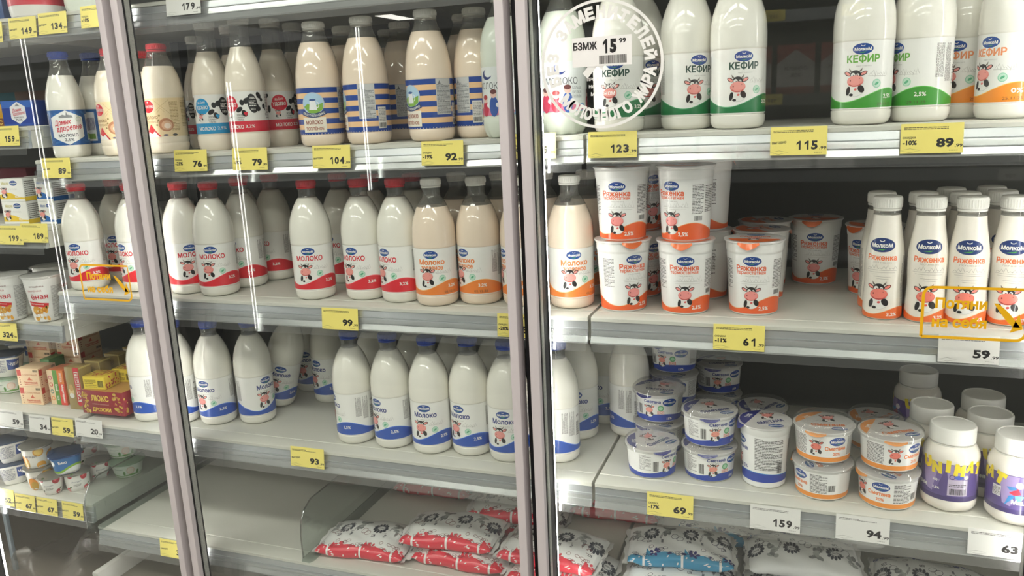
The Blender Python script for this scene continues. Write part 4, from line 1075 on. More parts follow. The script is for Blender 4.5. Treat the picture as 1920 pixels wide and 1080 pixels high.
# ================================================================ bottom shelves: pouches
def pou(kind, x, y, z, rot, label, group, tilt=(0, 0)):
    r = empty('milk_pouch', (x, y, z)); r.rotation_euler = (R(tilt[0]), R(tilt[1]), R(rot)); tag(r, label, 'milk pouch', group)
    for n, me, par in kind.parts: obj(n, me, r)
T = .0355
G = 'red printed milk pouches on the bottom shelf'
zb = Z4 + .0012
pou(K_pr, -.902, 1.432, zb, 4, 'red printed milk pouch at the left end against the clear divider', G)
pou(K_pr2, -.675, 1.455, zb, 1, 'lower red printed milk pouch under the one beside the left end pouch', G)
pou(K_pr, -.705, 1.462, zb + T, 3, 'upper red printed milk pouch lying on another beside the left end pouch', G)
pou(K_pr2, -.448, 1.44, zb, -1, 'lower red printed pouch behind the bottom of the middle frame', G)
pou(K_pr, -.472, 1.452, zb + T, -4, 'upper red printed pouch crossing behind the middle frame and light strip', G)
pou(K_pr2, -.60, 1.602, zb, 3, 'lower red printed pouch in the second row behind the middle frame', G)
pou(K_pr, -.61, 1.602, zb + T, 5, 'upper red printed pouch in the second row left of the middle frame', G)
for i, x in enumerate((-.87, -.635, -.40)):
    pou(K_pr2 if i % 2 else K_pr, x, 1.742, zb, 1, 'red printed pouch in the back row under the shelf, %s' % ('left of the middle frame', 'behind the middle frame', 'right of the light strip')[i], G)
    pou(K_pr, x + .01, 1.744, zb + T, 1, 'red printed pouch on top of the back row, %s' % ('left of the middle frame', 'behind the middle frame', 'right of the light strip')[i], G)
G = 'blue printed milk pouches on the bottom shelf'
pou(K_pb, -.212, 1.475, zb, 2, 'lower blue printed milk pouch under tag 69', G)
pou(K_pb, -.222, 1.525, zb + T, 8, 'upper blue printed milk pouch under tag 69', G)
pou(K_pb, -.175, 1.66, zb + T * .6, 4, 'blue printed pouch behind the upper blue one', G)
G = 'white printed milk pouches on the bottom shelf'
pou(K_pw, .016, 1.555, zb + T, 186, 'white printed milk pouch turned round, right of the blue ones', G)
pou(K_pw, .018, 1.50, zb, 182, 'lower white printed milk pouch right of the blue ones', G)
pou(K_pw, .066, 1.71, zb + T * .8, 184, 'white printed milk pouch at the back under tag 159', G)
pou(K_pw, .255, 1.58, zb, 178, 'white printed milk pouch under tag 94', G)
pou(K_pw, .49, 1.55, zb + .5 * T, 190, 'white printed milk pouch at the right edge under tag 63', G)

# clear dividers
def divider(x, y0, label, h=.125, flange=1):
    r = tag(empty('shelf_divider', (x, y0, Z4 + .001)), label, 'divider', 'clear dividers on the bottom shelf')
    pts = [(0, .001), (0, .055), (.006, .085), (.022, .108), (.05, .12), (.46, .12), (.46, .001)]
    b = MB(); b.prism(pts, -.0011, .0011, ACRYL); obj('upright_sheet', b, r)
    b = MB(); b.tube([(0, p[0], p[1]) for p in pts[:6]], .0016, clear('acrylic_edge', (196, 200, 196), .25, .2)); obj('polished_edge', b, r)
    b = MB(); b.prism_z([(0, -.004), (.004, -.012), (.024, -.012), (.03, -.002), (.03, .46), (0, .46)], -.0005, .0015, ACRYL); obj('foot', b, r)
divider(-1.022, 1.345, 'clear divider with curved front beside the left end red pouch')
divider(-1.6105, 1.31, 'clear divider with curved front at the joint below the yogurt cups')

# ================================================================ price tags
def price(px, py, num, label, yellow=True, cents='99', off=None, promo=None, lines=2, w=.082, h=.043):
    p = on_y(px, py, D - .0165)
    b = MB(); b.box((-w / 2, 0, -h / 2), (w / 2, .0008, h / 2), CARD_Y if yellow else CARD_W)
    a = Art(); tx = (92, 84, 60) if yellow else (120, 118, 116)
    a.para(-w * .45, h * .30, w * .26, h * .30 + .0022 * lines, lines, tx, 0, False, hash_(num + label))
    n = len(num); cw = .0115
    if num:
        a.text(num, w * .33 - cw * n / 2 - .002 + .004, -h * .16, cw * n, .0135, DARK, 0, 0, .035)
        a.text('.' + cents, w * .43, -h * .26, .010, .0048, DARK, 0, 0, .02); a.para(w * .28, -h * .42, w * .42, -h * .42 + .0014, 1, tx, 0, False, 4)
    if off:
        a.text('СКИДКА', -w * .36, h * .02, .018, .0038, DARK, 0, 0, .02); a.text(off, -w * .35, -h * .14, .019, .0072, DARK, 0, 0, .035)
    if promo: a.text(promo, -w * .34, -h * .06, .021, .0042, DARK, 0, 4, .03)
    a.ring(-w * .34, -h * .40, .014, .003, .0004, tx, 0, 0, 360, 4)
    b.art(a, face((0, 0, 0), (1, 0, 0), (0, 0, 1), .0001, .0001), 0)
    o = tag(obj('price_tag', b), label, 'price tag', 'price tags on the shelf edges')
    o.location = p; o.rotation_euler = (R(-6), 0, 0)
    return o
def hash_(s): return sum(ord(c) * (i + 3) for i, c in enumerate(s)) % 9973
price(105, 315, '89', 'yellow price tag 89 under the white hexagon label bottle', promo='ВЫГОДНО')
price(357, 301, '76', 'yellow price tag 76 with a discount of 23 percent', off='-23%')
price(468, 298, '79', 'yellow price tag 79 under the red cow patch bottle', off='-3%')
price(621, 294, '104', 'yellow price tag 104 under the first striped bottle', promo='ВЫГОДНО')
price(829, 287, '92', 'yellow price tag 92 under the third striped bottle', off='-19%')
price(999, 274, '89', 'yellow price tag cut by the light strip on the upper shelf', off='-10%')
price(1148, 271, '123', 'yellow price tag 123 under the round white notice')
price(1497, 264, '115', 'yellow price tag 115 on the upper shelf of the right unit', promo='ВЫГОДНО')
price(1747, 259, '89', 'yellow price tag 89 with minus 10 percent under the green kefir', off='-10%')
price(637, 598, '99', 'yellow price tag 99 under the red capped milk')
price(972, 611, '89', 'yellow tag with minus 20 percent half hidden by the middle frame', off='-20%')
price(1385, 633, '61', 'yellow price tag 61 with minus 11 percent under the orange cups', off='-11%')
price(1816, 655, '59', 'white price tag 59 under the small drinking bottles', False)
price(166, 803, '20', 'white price tag 20 under the red yeast box', False)
price(576, 858, '93', 'yellow price tag 93 under the blue capped milk', promo='ВЫГОДНО')
price(1256, 948, '69', 'yellow price tag 69 with minus 17 percent under the sour cream tubs', off='-17%')
price(1453, 973, '159', 'white price tag 159 under the tall sour cream cup', False)
price(1617, 992, '94', 'white price tag 94 under the orange tubs', False)
price(1870, 1020, '63', 'white price tag 63 under the purple jars', False)
price(326, 1030, '31', 'yellow price tag 31 on the bottom shelf by the left frame', cents='99', promo='СКИДКА')
price(42, 52, '149', 'yellow price tag 149 under the red and white tub', promo='ВЫГОДНО', w=.078)
price(98, 43, '134', 'yellow price tag 134 on the topmost shelf', promo='ВЫГОДНО', w=.078)
price(180, 30, '89', 'yellow tag with minus 10 percent beside the left frame at the top', off='-10%')
price(343, 6, '179', 'white price tag 179 at the top right of the left frame', False)
price(-22, 62, '99', 'yellow price tag cut by the left edge on the topmost shelf')
price(10, 255, '159', 'yellow price tag 159 under the gold pack')
price(18, 441, '199', 'yellow price tag 199 under the yellow butter packs')
price(64, 437, '189', 'yellow price tag 189 under the blue butter pack')
price(8, 622, '324', 'yellow price tag 324 under the cups with wheat print')
price(20, 785, '59', 'white price tag 59 on the margarine shelf', False)
price(74, 795, '34', 'white price tag 34 on the margarine shelf', False, w=.068)
price(117, 801, '59', 'yellow price tag 59 on the margarine shelf', promo='ВЫГОДНО', w=.068)
price(8, 932, '52', 'yellow price tag 52 on the yogurt shelf', w=.068)
price(47, 943, '67', 'first yellow price tag 67, left of its twin on the yogurt shelf', promo='ВЫГОДНО', w=.068)
price(88, 950, '67', 'second yellow price tag 67, right of its twin on the yogurt shelf', promo='ВЫГОДНО', w=.068)
price(136, 958, '59', 'yellow price tag behind the clear divider edge on the yogurt shelf', promo='ВЫГОДНО', w=.068)

# ================================================================ goods of the left unit
def pack(name, cat, pos, size, rot, rgb, label, group=None, front=None, right=None, top=None, rough=.4, left=None):
    w, d, h = size
    r = tag(empty(name, pos, R(rot)), label, cat, group)
    b = MB(); b.box((-w / 2, -d / 2, 0), (w / 2, d / 2, h), mat('board_%02x%02x%02x' % rgb, rgb, rough, 0, .25, .03), .0012)
    for art_fn, o, ex, ww in ((front, (-w / 2, -d / 2, 0), (1, 0, 0), w), (right, (w / 2, -d / 2, 0), (0, 1, 0), d), (left, (-w / 2, d / 2, 0), (0, -1, 0), d)):
        if art_fn: a = Art(); art_fn(a, ww, h); b.art(a, face(o, ex, (0, 0, 1)), 0)
    if top: a = Art(); top(a, w, d); b.art(a, face((-w / 2, -d / 2, h), (1, 0, 0), (0, 1, 0)), 0)
    obj('box', b, r)
    return r
def wedge(z, px, py, y=None):
    p = on_y(px, py, y) if y else on_z(px, py, z)
    return Vector((p.x, p.y, z + .0006))
def butter(c1, name):
    def f(a, w, h):
        a.rect(0, 0, w, h, (240, 239, 234), 0); a.band(0, w, .004, lambda u: h * .28 + .006 * math.sin(u / w * 5), c1, 1, 16); a.rect(0, 0, w, .005, (240, 239, 234), 2)
        a.logo(w * .62, h * .80, w * .3, 1); a.text('Масло', w * .28, h * .80, w * .3, h * .13, (196, 186, 90) if c1[0] > 150 else (60, 100, 170), 1, 0, .02); a.cow(w * .2, h * .4, h * .5, 3)
        a.text('82,5%', w * .72, h * .2, w * .22, h * .12, WHITE, 2)
        for q in range(5): a.line([(w * .4 + .005 * q, h * .5), (w * .43 + .005 * q, h * .58), (w * .47 + .005 * q, h * .5)], .0006, (170, 170, 168), 1)
    def s(a, w, h): a.para(.003, .012, w * .8, h - .004, 8, GREY, 0, False, 3); a.rect(0, 0, w, .010, c1, 0)
    return f, s
f, s = butter((240, 204, 60), '')
z = 1.283; bp = wedge(z, 38, 424, 1.385); G = 'yellow and white butter packs'
for k in range(2):
    pack('butter_pack', 'butter', (bp.x, 1.40, z + .0006 + .053 * k), (.072, .045, .0525), 4, (238, 238, 234), '%s yellow and white butter pack of the front stack' % ('lower', 'upper')[k], G, f, s)
    pack('butter_pack', 'butter', (bp.x + .012, 1.46, z + .0006 + .053 * k), (.072, .045, .0525), 4, (238, 238, 234), '%s yellow and white butter pack of the stack behind' % ('lower', 'upper')[k], G, f, s)
f, s = butter((46, 108, 184), '')
bq = wedge(z, 104, 420, 1.40)
for k in range(2):
    pack('butter_pack', 'butter', (bq.x + .004, 1.41, z + .0006 + .053 * k), (.048, .06, .0525), 2, (236, 238, 240), '%s blue and white butter pack beside the yellow ones' % ('lower', 'upper')[k], 'blue and white butter packs', f, s)
def hexpack(a, w, h):
    a.rect(0, 0, w, h, (38, 66, 150), 0); a.rect(0, h * .72, w, h, (58, 104, 186), 1); a.rect(0, .0, w, h * .1, (50, 84, 168), 1)
    a.poly([(w * .26, h * .3), (w * .5, h * .08), (w * .74, h * .3), (w * .74, h * .75), (w * .5, h * .96), (w * .26, h * .75)], (232, 232, 236), 2)
    a.text('Домик', w * .47, h * .62, w * .3, h * .16, (196, 40, 60), 3, 8, .02, .2); a.text('вдеревне', w * .52, h * .47, w * .38, h * .14, (196, 40, 60), 3, 8, .01, .2); a.text('72,5%', w * .5, h * .24, w * .2, h * .09, DARK, 3); a.text('МАСЛО', w * .5, h * .34, w * .3, h * .06, DARK, 3)
    a.poly([(w * .42, h * .78), (w * .5, h * .9), (w * .58, h * .78)], (150, 150, 154), 3)
z = 1.507
hp = on_y(53, 225, 1.40)
pack('butter_carton', 'butter', (hp.x, 1.40, z + .0006), (.075, .06, .056), 16, (44, 72, 152), 'blue carton with a white hexagon standing beside the gold pack', None, hexpack)
gp = on_y(6, 225, 1.40)
pack('foil_pack', 'pack', (gp.x, 1.40, z + .0006), (.05, .05, .050), 10, (206, 156, 46), 'shiny gold pack at the left edge beside the blue carton', None, lambda a, w, h: (a.rect(0, 0, w, h * .38, (120, 72, 34), 0), a.text('МАС', w * .6, h * .2, w * .6, h * .2, (230, 190, 90), 1), a.ring(w * .55, h * .66, w * .26, h * .24, .004, (240, 200, 90), 1)), None, None, .25)
for i, (px, y, c, l) in enumerate(((20, 1.66, (44, 92, 104), 'teal pack at the back of the left unit shelf'), (75, 1.66, (84, 58, 44), 'brown box at the back of the left unit shelf'), (150, 1.70, (78, 66, 54), 'dark tan box at the back behind the hexagon label bottles'))):
    p = on_y(px, 170, y); pack('carton', 'box', (p.x, y, z + .0006), (.11, .06, .09), 6, c, l, 'boxes at the back of the left unit')
p = on_y(20, 340, 1.6)
for k, (c, l) in enumerate((((206, 196, 170), 'beige flat pack at the back of the butter shelf'), ((116, 44, 56), 'burgundy flat box on the beige one behind the butter packs'))):
    pack('carton', 'box', (p.x, 1.6, 1.2836 + .05 + .034 * k), (.2, .08, .033), 4, c, l, 'flat boxes behind the butter')
pack('carton', 'box', (p.x, 1.6, 1.2836), (.2, .08, .0495), 4, (60, 48, 46), 'dark box at the bottom of the stack behind the butter', 'flat boxes behind the butter')

# margarine shelf
z = .826
CR = (236, 206, 168)
def fatbox(a, w, h):
    a.rect(0, 0, w, h, CR, 0); a.rect(w * .02, h * .6, w * .2, h * .93, (196, 62, 48), 1)
    for k in range(4): a.ell(w * .11, h * (.1 + .13 * k), .0016, .0016, (150, 80, 60), 1, 0, 8)
    a.text('СЛИВОЧНЫЙ', w * .58, h * .67, w * .66, h * .12, (190, 110, 74), 1, 0, .01); a.text('Саратовский', w * .58, h * .22, w * .62, h * .15, (206, 70, 50), 2, 0, .02); a.rect(w * .3, h * .10, w * .9, h * .13, (206, 70, 50), 1)
    a.poly([(w * .45, h * .36), (w * .56, h * .56), (w * .6, h * .42), (w * .72, h * .36)], (214, 96, 70), 1); a.bars(w * .75, h * .82, w * .96, h * .94, DARK, 1)
G = 'cream boxes of fat'
fx = on_z(60, 758, z).x
for k in range(2): pack('fat_box', 'box', (fx + .002, 1.405, z + .0006 + .047 * k), (.066, .055, .0465), 6, CR, '%s cream box of the front stack at the left' % ('lower', 'upper')[k], G, fatbox, fatbox)
for px, y, n, w in ((95, 1.54, 4, 'first'), (150, 1.56, 4, 'second')):
    x = on_y(px, 660, y).x
    for k in range(n): pack('fat_box', 'box', (x, y, z + .0006 + .047 * k), (.075, .075, .0465), 4, CR, 'cream box number %s up in the %s stack behind' % (('one', 'two', 'three', 'four')[k], w), G, fatbox, fatbox)
def marg(a, w, h):
    a.rect(0, 0, w * .34, h, CR, 0); a.rect(w * .34, 0, w * .62, h, (98, 152, 66), 0); a.rect(w * .62, h * .0, w, h * .62, (226, 78, 66), 0); a.rect(w * .62, h * .62, w, h, (232, 132, 62), 0)
    for k, c in enumerate(((232, 132, 60), (70, 130, 120), (206, 60, 62), (200, 62, 110))): a.ell(w * .17, h * (.18 + .2 * k), w * .11, w * .11, c, 1); a.ell(w * .17, h * (.18 + .2 * k), w * .07, w * .07, CR, 2)
    a.text('Маргарин', w * .84, h * .34, h * .52, w * .17, WHITE, 1, -90, .03); a.text('НОТКА', w * .82, h * .8, h * .26, w * .15, WHITE, 1, -90, .02); a.text('Окей', w * .48, h * .5, h * .2, w * .16, WHITE, 1, -90, .02); a.text('50%', w * .48, h * .2, h * .14, w * .12, WHITE, 1, -90, .01)
mp = on_z(99, 764, z)
pack('margarine_box', 'box', (mp.x + .002, 1.417, z + .0006), (.050, .05, .090), 3, (226, 120, 72), 'margarine pack with green and orange stripes standing on end', None, marg)
gx = on_z(134, 773, z).x
GOLDB = (160, 138, 84)
def pysh(a, w, h):
    a.rect(w * .58, h * .14, w * .96, h, (206, 40, 54), 1); a.poly([(w * .58, h * .14), (w * .72, h * .08), (w * .96, h * .14)], (206, 40, 54), 1); a.rect(w * .64, h * .2, w * .9, h * .9, (226, 220, 210), 2); a.text('ПЫШКА', w * .77, h * .55, h * .66, w * .22, (196, 34, 50), 3, -90, .03)
    a.ell(w * .28, h * .42, w * .18, h * .10, (226, 200, 150), 1); a.ell(w * .3, h * .52, w * .14, h * .08, (200, 160, 100), 2); a.ell(w * .28, h * .33, w * .16, h * .06, (230, 226, 220), 2)
G = 'gold margarine packs in a line'
def goldface(a, w, h):
    a.rect(w * .93, 0, w, h, (206, 188, 124), 0); a.rect(0, h * .965, w, h, (206, 188, 124), 0); a.ring(w * .5, h * .80, .006, .006, .0009, (92, 82, 52), 1); a.text('50', w * .5, h * .80, .006, .004, (92, 82, 52), 1)
for k in range(5):
    pack('margarine_pack', 'box', (gx + .002 + .003 * k, 1.394 + .058 * k, z + .0006), (.046, .036, .108 - .002 * (k > 0)), 2, GOLDB, 'gold pack standing on end, %s in the line' % ('first', 'second', 'third', 'fourth', 'last')[k], G, pysh if k == 0 else goldface, lambda a, w, h: a.rect(0, h * .965, w, h, (206, 188, 124), 0), None, .3)
def orn(a, w, h, seed, n, cols):
    rn = random.Random(seed)
    for i in range(n): a.ell(rn.uniform(.004, w - .004), rn.uniform(.004, h - .004), rn.uniform(.002, .005), rn.uniform(.0015, .0035), rn.choice(cols), 1, rn.uniform(0, 180), 10)
def yeastf(a, w, h):
    orn(a, w * .22, h, 3, 26, ((206, 166, 60), (222, 190, 90), (178, 60, 60))); q = Art(); orn(q, w * .26, h, 5, 30, ((206, 166, 60), (222, 190, 90), (178, 60, 60)))
    for v, f_, m, L in q.it: a.add([(x + w * .74, y) for x, y in v], f_, m, L)
    a.text('ЛЮКС', w * .46, h * .70, w * .42, h * .26, (240, 206, 90), 2, 0, .03); a.text('ДРОЖЖИ', w * .47, h * .20, w * .44, h * .20, (240, 206, 90), 2, 0, .03); a.text('ХЛЕБОПЕКАРНЫЕ', w * .46, h * .44, w * .4, h * .05, (222, 190, 170), 2, 0, .0)
yx0, yx1 = on_z(150, 779, z).x, on_z(237, 790, z).x
yw = .128; yc = -1.562
pack('yeast_box', 'box', (yc, 1.420, z + .0006), (yw, .110, .058), 1, (150, 40, 52), 'red box of yeast with yellow ornament and letters', None, yeastf,
     lambda a, w, h: orn(a, w, h, 9, 46, ((206, 166, 60), (222, 190, 90), (178, 60, 60))), lambda a, w, h: a.rect(.002, .002, w - .002, h - .002, (196, 150, 84), 0))
def yel(a, w, h): a.rect(.002, .003, w * .96, h - .003, (232, 208, 72), 0); a.para(.005, .006, w * .6, h - .006, 5, (150, 130, 40), 1, False, 3); a.bars(w * .66, h * .2, w * .9, h * .7, DARK, 1)
ORNY = ((196, 60, 50), (230, 200, 80), (170, 50, 46))
for k, (dx, dy) in enumerate(((-.026, -.008), (.002, .052))):
    pack('yeast_box', 'box', (yc + dx, 1.405 + dy, z + .0592), (.060, .052, .033), 8, (222, 192, 66), '%s yellow yeast box lying on the red one' % ('front', 'rear')[k], 'small yellow yeast boxes', yel, lambda a, w, h: orn(a, w, h, 4, 24, ORNY), lambda a, w, h: orn(a, w, h, 8, 40, ORNY))

# small cups
def wrap_sq(rf, z0, rref, n, off=.0003, step=.00015):
    def fn(u, v, L):
        a = u / rref; t = a - PI / 2
        k = 1 / ((abs(math.cos(t)) ** n + abs(math.sin(t)) ** n) ** (1 / n)) if n else 1
        r = (rf(z0 + v) * k) + off + L * step
        return (r * math.cos(t), r * math.sin(t), z0 + v)
    return fn
def smallcup(name, cat, r0, r1, h, sq, body, lidm, art, lidr=None, hang=.006):
    prof = [(r0 * .92, 0), (r0, .003), (r1 * .97, h - .006), (r1, h - .005), (r1 * 1.05, h - .001), (r1 * 1.05, h)]
    b = MB(); b.lathe([(0, 0)] + prof + [(0, h - .001)], body, 40, squash=sq); c = b.mesh('cup', 40)
    b = MB(); b.art(art, wrap_sq(rfun(prof), 0, (r0 + r1) / 2, sq), .003, .008); sl = b.mesh('printed_sleeve', 0)
    lr = lidr or r1 * 1.12
    b = MB(); b.lathe([(lr * 1.01, h - hang * .5), (lr, h + .0006), (r1, h + .0012), (0, h + .0012)], lidm, 40, squash=sq); ld = b.mesh('foil_lid', 40)
    return Kind(name, cat, [('cup', c, None), ('printed_sleeve', sl, None), ('foil_lid', ld, None)], h + .002, r1)
WB = mat('yogurt_white_plastic', (228, 226, 220), .35, 0, .2, .01)
FD = mat('foil_dark', (84, 88, 92), .3, .4, .2, .1); FS = mat('foil_silver', (150, 148, 140), .3, .5, .2, .1)
a = Art(); a.para(-.026, .014, .004, .048, 12, (90, 96, 120), 0, False, 2); a.rect(.008, .02, .034, .048, (40, 70, 140), 0); a.text('Чудо', .021, .036, .02, .012, WHITE, 1, 8, .02); a.para(.06, .014, .1, .048, 12, (90, 96, 120), 0, False, 5); a.bars(-.036, .016, -.028, .046, DARK, 0)
Y_sq = smallcup('yogurt_cup', 'yogurt', .026, .036, .058, 5, WB, mat('foil_blue_grey', (70, 84, 108), .3, .4, .2, .15), a)
a = Art(); c = PI * .033
a.band(-c, c, .0, .056, (238, 234, 226), 0, 40); a.ell(-.02, .016, .014, .018, (232, 150, 50), 1); a.ell(-.016, .012, .010, .012, (200, 160, 60), 2); a.ell(.018, .044, .012, .012, (236, 168, 60), 1); a.ell(.018, .044, .009, .009, (246, 206, 110), 2); a.text('ЭКСИДИ', -.002, .033, .030, .007, (70, 62, 80), 3, 0, .01); a.ell(.022, .008, .012, .010, (240, 170, 60), 1); a.ell(.05, .03, .014, .012, (236, 168, 60), 1)
Y_or = smallcup('yogurt_cup', 'yogurt', .029, .035, .056, None, WB, FS, a)
a = Art(); c = PI * .034
a.band(-c, c, 0, .05, (36, 110, 180), 0, 40); a.band(-c, c, .006, lambda u: .016 + .008 * math.sin(u * 70), (236, 238, 236), 1, 40); a.band(-c, c, lambda u: .012 + .008 * math.sin(u * 70), lambda u: .018 + .008 * math.sin(u * 70), (140, 190, 60), 2, 40); a.text('Био', -.006, .034, .018, .008, WHITE, 3, 0, .02); a.ell(-.03, .032, .007, .008, (236, 238, 240), 3)
Y_bl = smallcup('yogurt_cup', 'yogurt', .029, .036, .050, 3, WB, mat('foil_blue', (44, 76, 126), .25, .4, .3, .1), a)
def fruit(col, leaf, name):
    a = Art(); c = PI * .027
    a.band(-c, c, 0, .046, (236, 234, 230), 0, 40)
    for u, v, r_ in ((.012, .038, .0085), (.016, .006, .006), (-.05, .03, .008), (.05, .02, .009), (-.03, .004, .006), (-.02, .042, .006)): a.ell(u, v, r_, r_ * 1.05, col, 1); a.ell(u - .002, v + .002, r_ * .35, r_ * .3, tuple(min(255, x + 60) for x in col), 2); a.ell(u + .007, v + .007, .004, .002, leaf, 1, 30)
    a.text(name, -.006, .026, .022, .0055, (80, 90, 120), 3, 4, .0); a.para(-.014, .014, .004, .02, 3, GREY, 3, False, 2)
    return a
Y_ch = smallcup('yogurt_cup', 'yogurt', .020, .028, .046, None, WB, FS, fruit((176, 34, 52), (70, 96, 60), 'Йогурт'))
Y_st = smallcup('yogurt_cup', 'yogurt', .026, .030, .046, None, WB, FS, fruit((204, 50, 64), (90, 120, 70), 'Йогурт'))
Y_bg = smallcup('yogurt_cup', 'yogurt', .027, .033, .055, None, WB, FD, fruit((160, 24, 44), (60, 80, 50), 'Йогурт'))
a = Art(); c = PI * .037
a.band(-c, c, 0, .04, (226, 232, 222), 0, 40); a.band(-c, c, 0, lambda u: .009 + .002 * math.sin(u * 120), (112, 166, 84), 1, 40); a.text('Йогурт', -.018, .026, .022, .0055, (70, 110, 84), 2, 0, .01); a.ell(.010, .021, .010, .0105, (232, 196, 180), 2); a.ell(.010, .021, .0075, .008, (240, 222, 210), 3); a.ell(-.006, .014, .003, .006, (90, 140, 70), 2); a.ell(.028, .013, .004, .006, (90, 140, 70), 2); a.para(-.09, .01, -.05, .034, 7, (130, 150, 176), 2, False, 2)
Y_gr = smallcup('yogurt_cup', 'yogurt', .032, .040, .041, None, WB, mat('foil_green', (150, 176, 150), .3, .3, .2, .1), a)
a = Art(); c = PI * .034
a.text('ёная', -.004, .062, .036, .013, (196, 40, 54), 1, 0, .01); a.text('ВАРЁНАЯ', -.012, .076, .030, .005, (180, 60, 66), 1, 0, .0); a.rect(-.014, .073, .004, .080, (238, 234, 230), 1)
for s0 in (-.012, .09):
    a.poly([(s0 - .020, .052), (s0 + .026, .044), (s0 + .024, .034), (s0 - .018, .040)], (206, 40, 48), 1); a.text('сгущенное', s0, .0435, .03, .0036, WHITE, 2, -8, 0)
    for i in range(30): 
        rn = random.Random(i); a.ell(s0 + rn.uniform(-.017, .022), rn.uniform(.004, .036), .0035, .0055, rn.choice(((222, 160, 60), (200, 128, 40), (236, 190, 96))), 1, rn.uniform(-40, 40), 10)
    for q in range(3): a.rect(s0 - .006 + .0085 * q, .013, s0 + .001 + .0085 * q, .020, (238, 234, 230), 3)
a.para(.022, .008, .052, .085, 26, (160, 158, 156), 0, False, 3); a.text('СГУЩЁНКА', -.006, .086, .03, .004, (120, 60, 60), 1)
Y_big = smallcup('condensed_milk_cup', 'cup', .029, .042, .108, None, mat('cup_white_plastic', (236, 235, 232)), LIDC, a)
G = 'white cups with a red and wheat print'
for (px, py), t, l in (((93, 603), -14, 'white cup with red and wheat print, last toward the right end of its shelf'), ((28, 601), -22, 'white cup with red and wheat print at the left edge'),):
    p = at_base(px, py, 1.06, .029); p.z += .0006; put(Y_big, p, t, l, G)
p = at_base(93, 603, 1.06, .029)
for dx, dy, l in ((.02, .095, 'white cup behind the last one of the wheat print cups'), (-.088, .1, 'white cup at the back behind the left wheat print cup')):
    put(Y_big, (p.x + dx, p.y + dy, 1.0606), 30, l, G)
# yogurt shelf
G = 'small yogurt cups on the lower left shelf'
def yo(kind, px, py, tier, turn, label, under=0):
    p = at_base(px, py, .60 + under, kind.r * .8); p.z = .6006 + under; put(kind, p, turn, label, G); return p
p = yo(Y_sq, 33, 908, 0, -8, 'lower square white cup with grey print at the left'); put(Y_sq, (p.x, p.y, .6006 + .0605), 4, 'upper square white cup with a blue corner, on its twin', G)
yo(Y_sq, -24, 898, 0, 20, 'square white cup cut by the left edge')
p = yo(Y_or, 82, 917, 0, -6, 'lower round cup with orange fruit and dark letters'); put(Y_or, (p.x, p.y, .6006 + .0585), -28, 'upper round cup with orange fruit on its twin', G)
p = yo(Y_ch, 102, 928, 0, -8, 'small cherry print cup in front, left of the strawberry one')
q = yo(Y_st, 149, 920, 0, 6, 'small strawberry print cup in front of the clear divider')
put(Y_bl, ((p.x + q.x) / 2 + .004, (p.y + q.y) / 2 + .012, .6006 + .0485), -6, 'blue and green cup with wavy print resting on the two fruit cups', G)
w = yo(Y_ch, 190, 898, 0, 20, 'small dim cup behind the strawberry one'); p = at_base(170, 905, .60, .03)
bx = on_y(170, 900, 1.52)
put(Y_bg, (bx.x - .01, 1.535, .6006), 10, 'lower dark cherry cup behind the fruit cups', G); put(Y_bg, (bx.x - .01, 1.535, .6006 + .0575), -14, 'upper dark cherry cup behind the fruit cups', G)
p = yo(Y_gr, 243, 896, 0, -8, 'lower green and white cup near the left frame')
put(Y_gr, (p.x - .028, p.y + .018, .6006 + .0435), -6, 'middle green and white cup of the pile near the left frame', G); put(Y_gr, (p.x - .045, p.y + .034, .6006 + .087), -70, 'top green and white cup of the pile near the left frame', G)
# yogurt drinks at the left end of the margarine shelf
G = 'white cups beside the cream boxes'
for (x_, y_, k), l in zip(((-1.965, 1.45, 0), (-1.965, 1.45, 1), (-2.035, 1.56, 0), (-2.035, 1.56, 1)), ('lower white cup at the left edge beside the cream boxes', 'upper white cup at the left edge beside the cream boxes', 'lower white cup behind the ones at the left edge', 'upper white cup behind the ones at the left edge')):
    put(Y_gr if k == 0 else Y_sq, (x_, y_, z + .0006 + .0435 * k), -20, l, G)
pack('carton', 'box', (on_z(72, 745, z).x - .02, 1.50, z + .0006), (.03, .06, .085), 5, (74, 128, 66), 'green and orange carton between the white cups and cream boxes', None, lambda a, w, h: (a.ell(w * .7, h * .2, w * .3, h * .2, (226, 140, 50), 0), a.para(.004, h * .5, w - .004, h * .9, 5, WHITE, 0)))
# topmost shelf
b = MB(); TUBW = [(.050, 0), (.056, .004), (.058, .012), (.060, .045), (.063, .100)]
rt_ = tag(empty('plastic_tub', (0, 0, 0)), 'big white tub with a red printed band on the topmost shelf', 'tub')
p = at_mid(74, 20, 1.42, 1.7356); rt_.location = p
b.lathe([(0, 0)] + TUBW + [(0, .1)], WB, 48); obj('tub', b, rt_)
a = Art(); a.band(-.17, .17, .026, .1, (206, 62, 74), 0, 60)
for i in range(14): a.ell(-.16 + .024 * i, .05 + .012 * (i % 2), .010, .006, (216, 100, 110), 1, 20 * i)
b = MB(); b.art(a, wrap(rfun(TUBW), 0, .058)); obj('printed_sleeve', b, rt_)
b = MB(); b.lathe([(.064, .098), (.066, .099), (.066, .108), (0, .108)], mat('tub_lid_plastic', (214, 60, 70), .3), 48); obj('lid', b, rt_)
p = at_mid(162, 10, 1.42, 1.7356); put(K_pict, p, 120, 'white bottle base on the topmost shelf beside the left frame', 'bottles on the topmost shelf')
for px, c, l in ((12, (40, 74, 128), 'blue box at the left end of the topmost shelf'), (-78, (52, 70, 50), 'dark green box at the left end of the topmost shelf')):
    p = on_y(px, 20, 1.47); pack('carton', 'box', (p.x - .02, 1.47, 1.7356), (.09, .08, .07), 8, c, l, 'boxes on the topmost shelf')
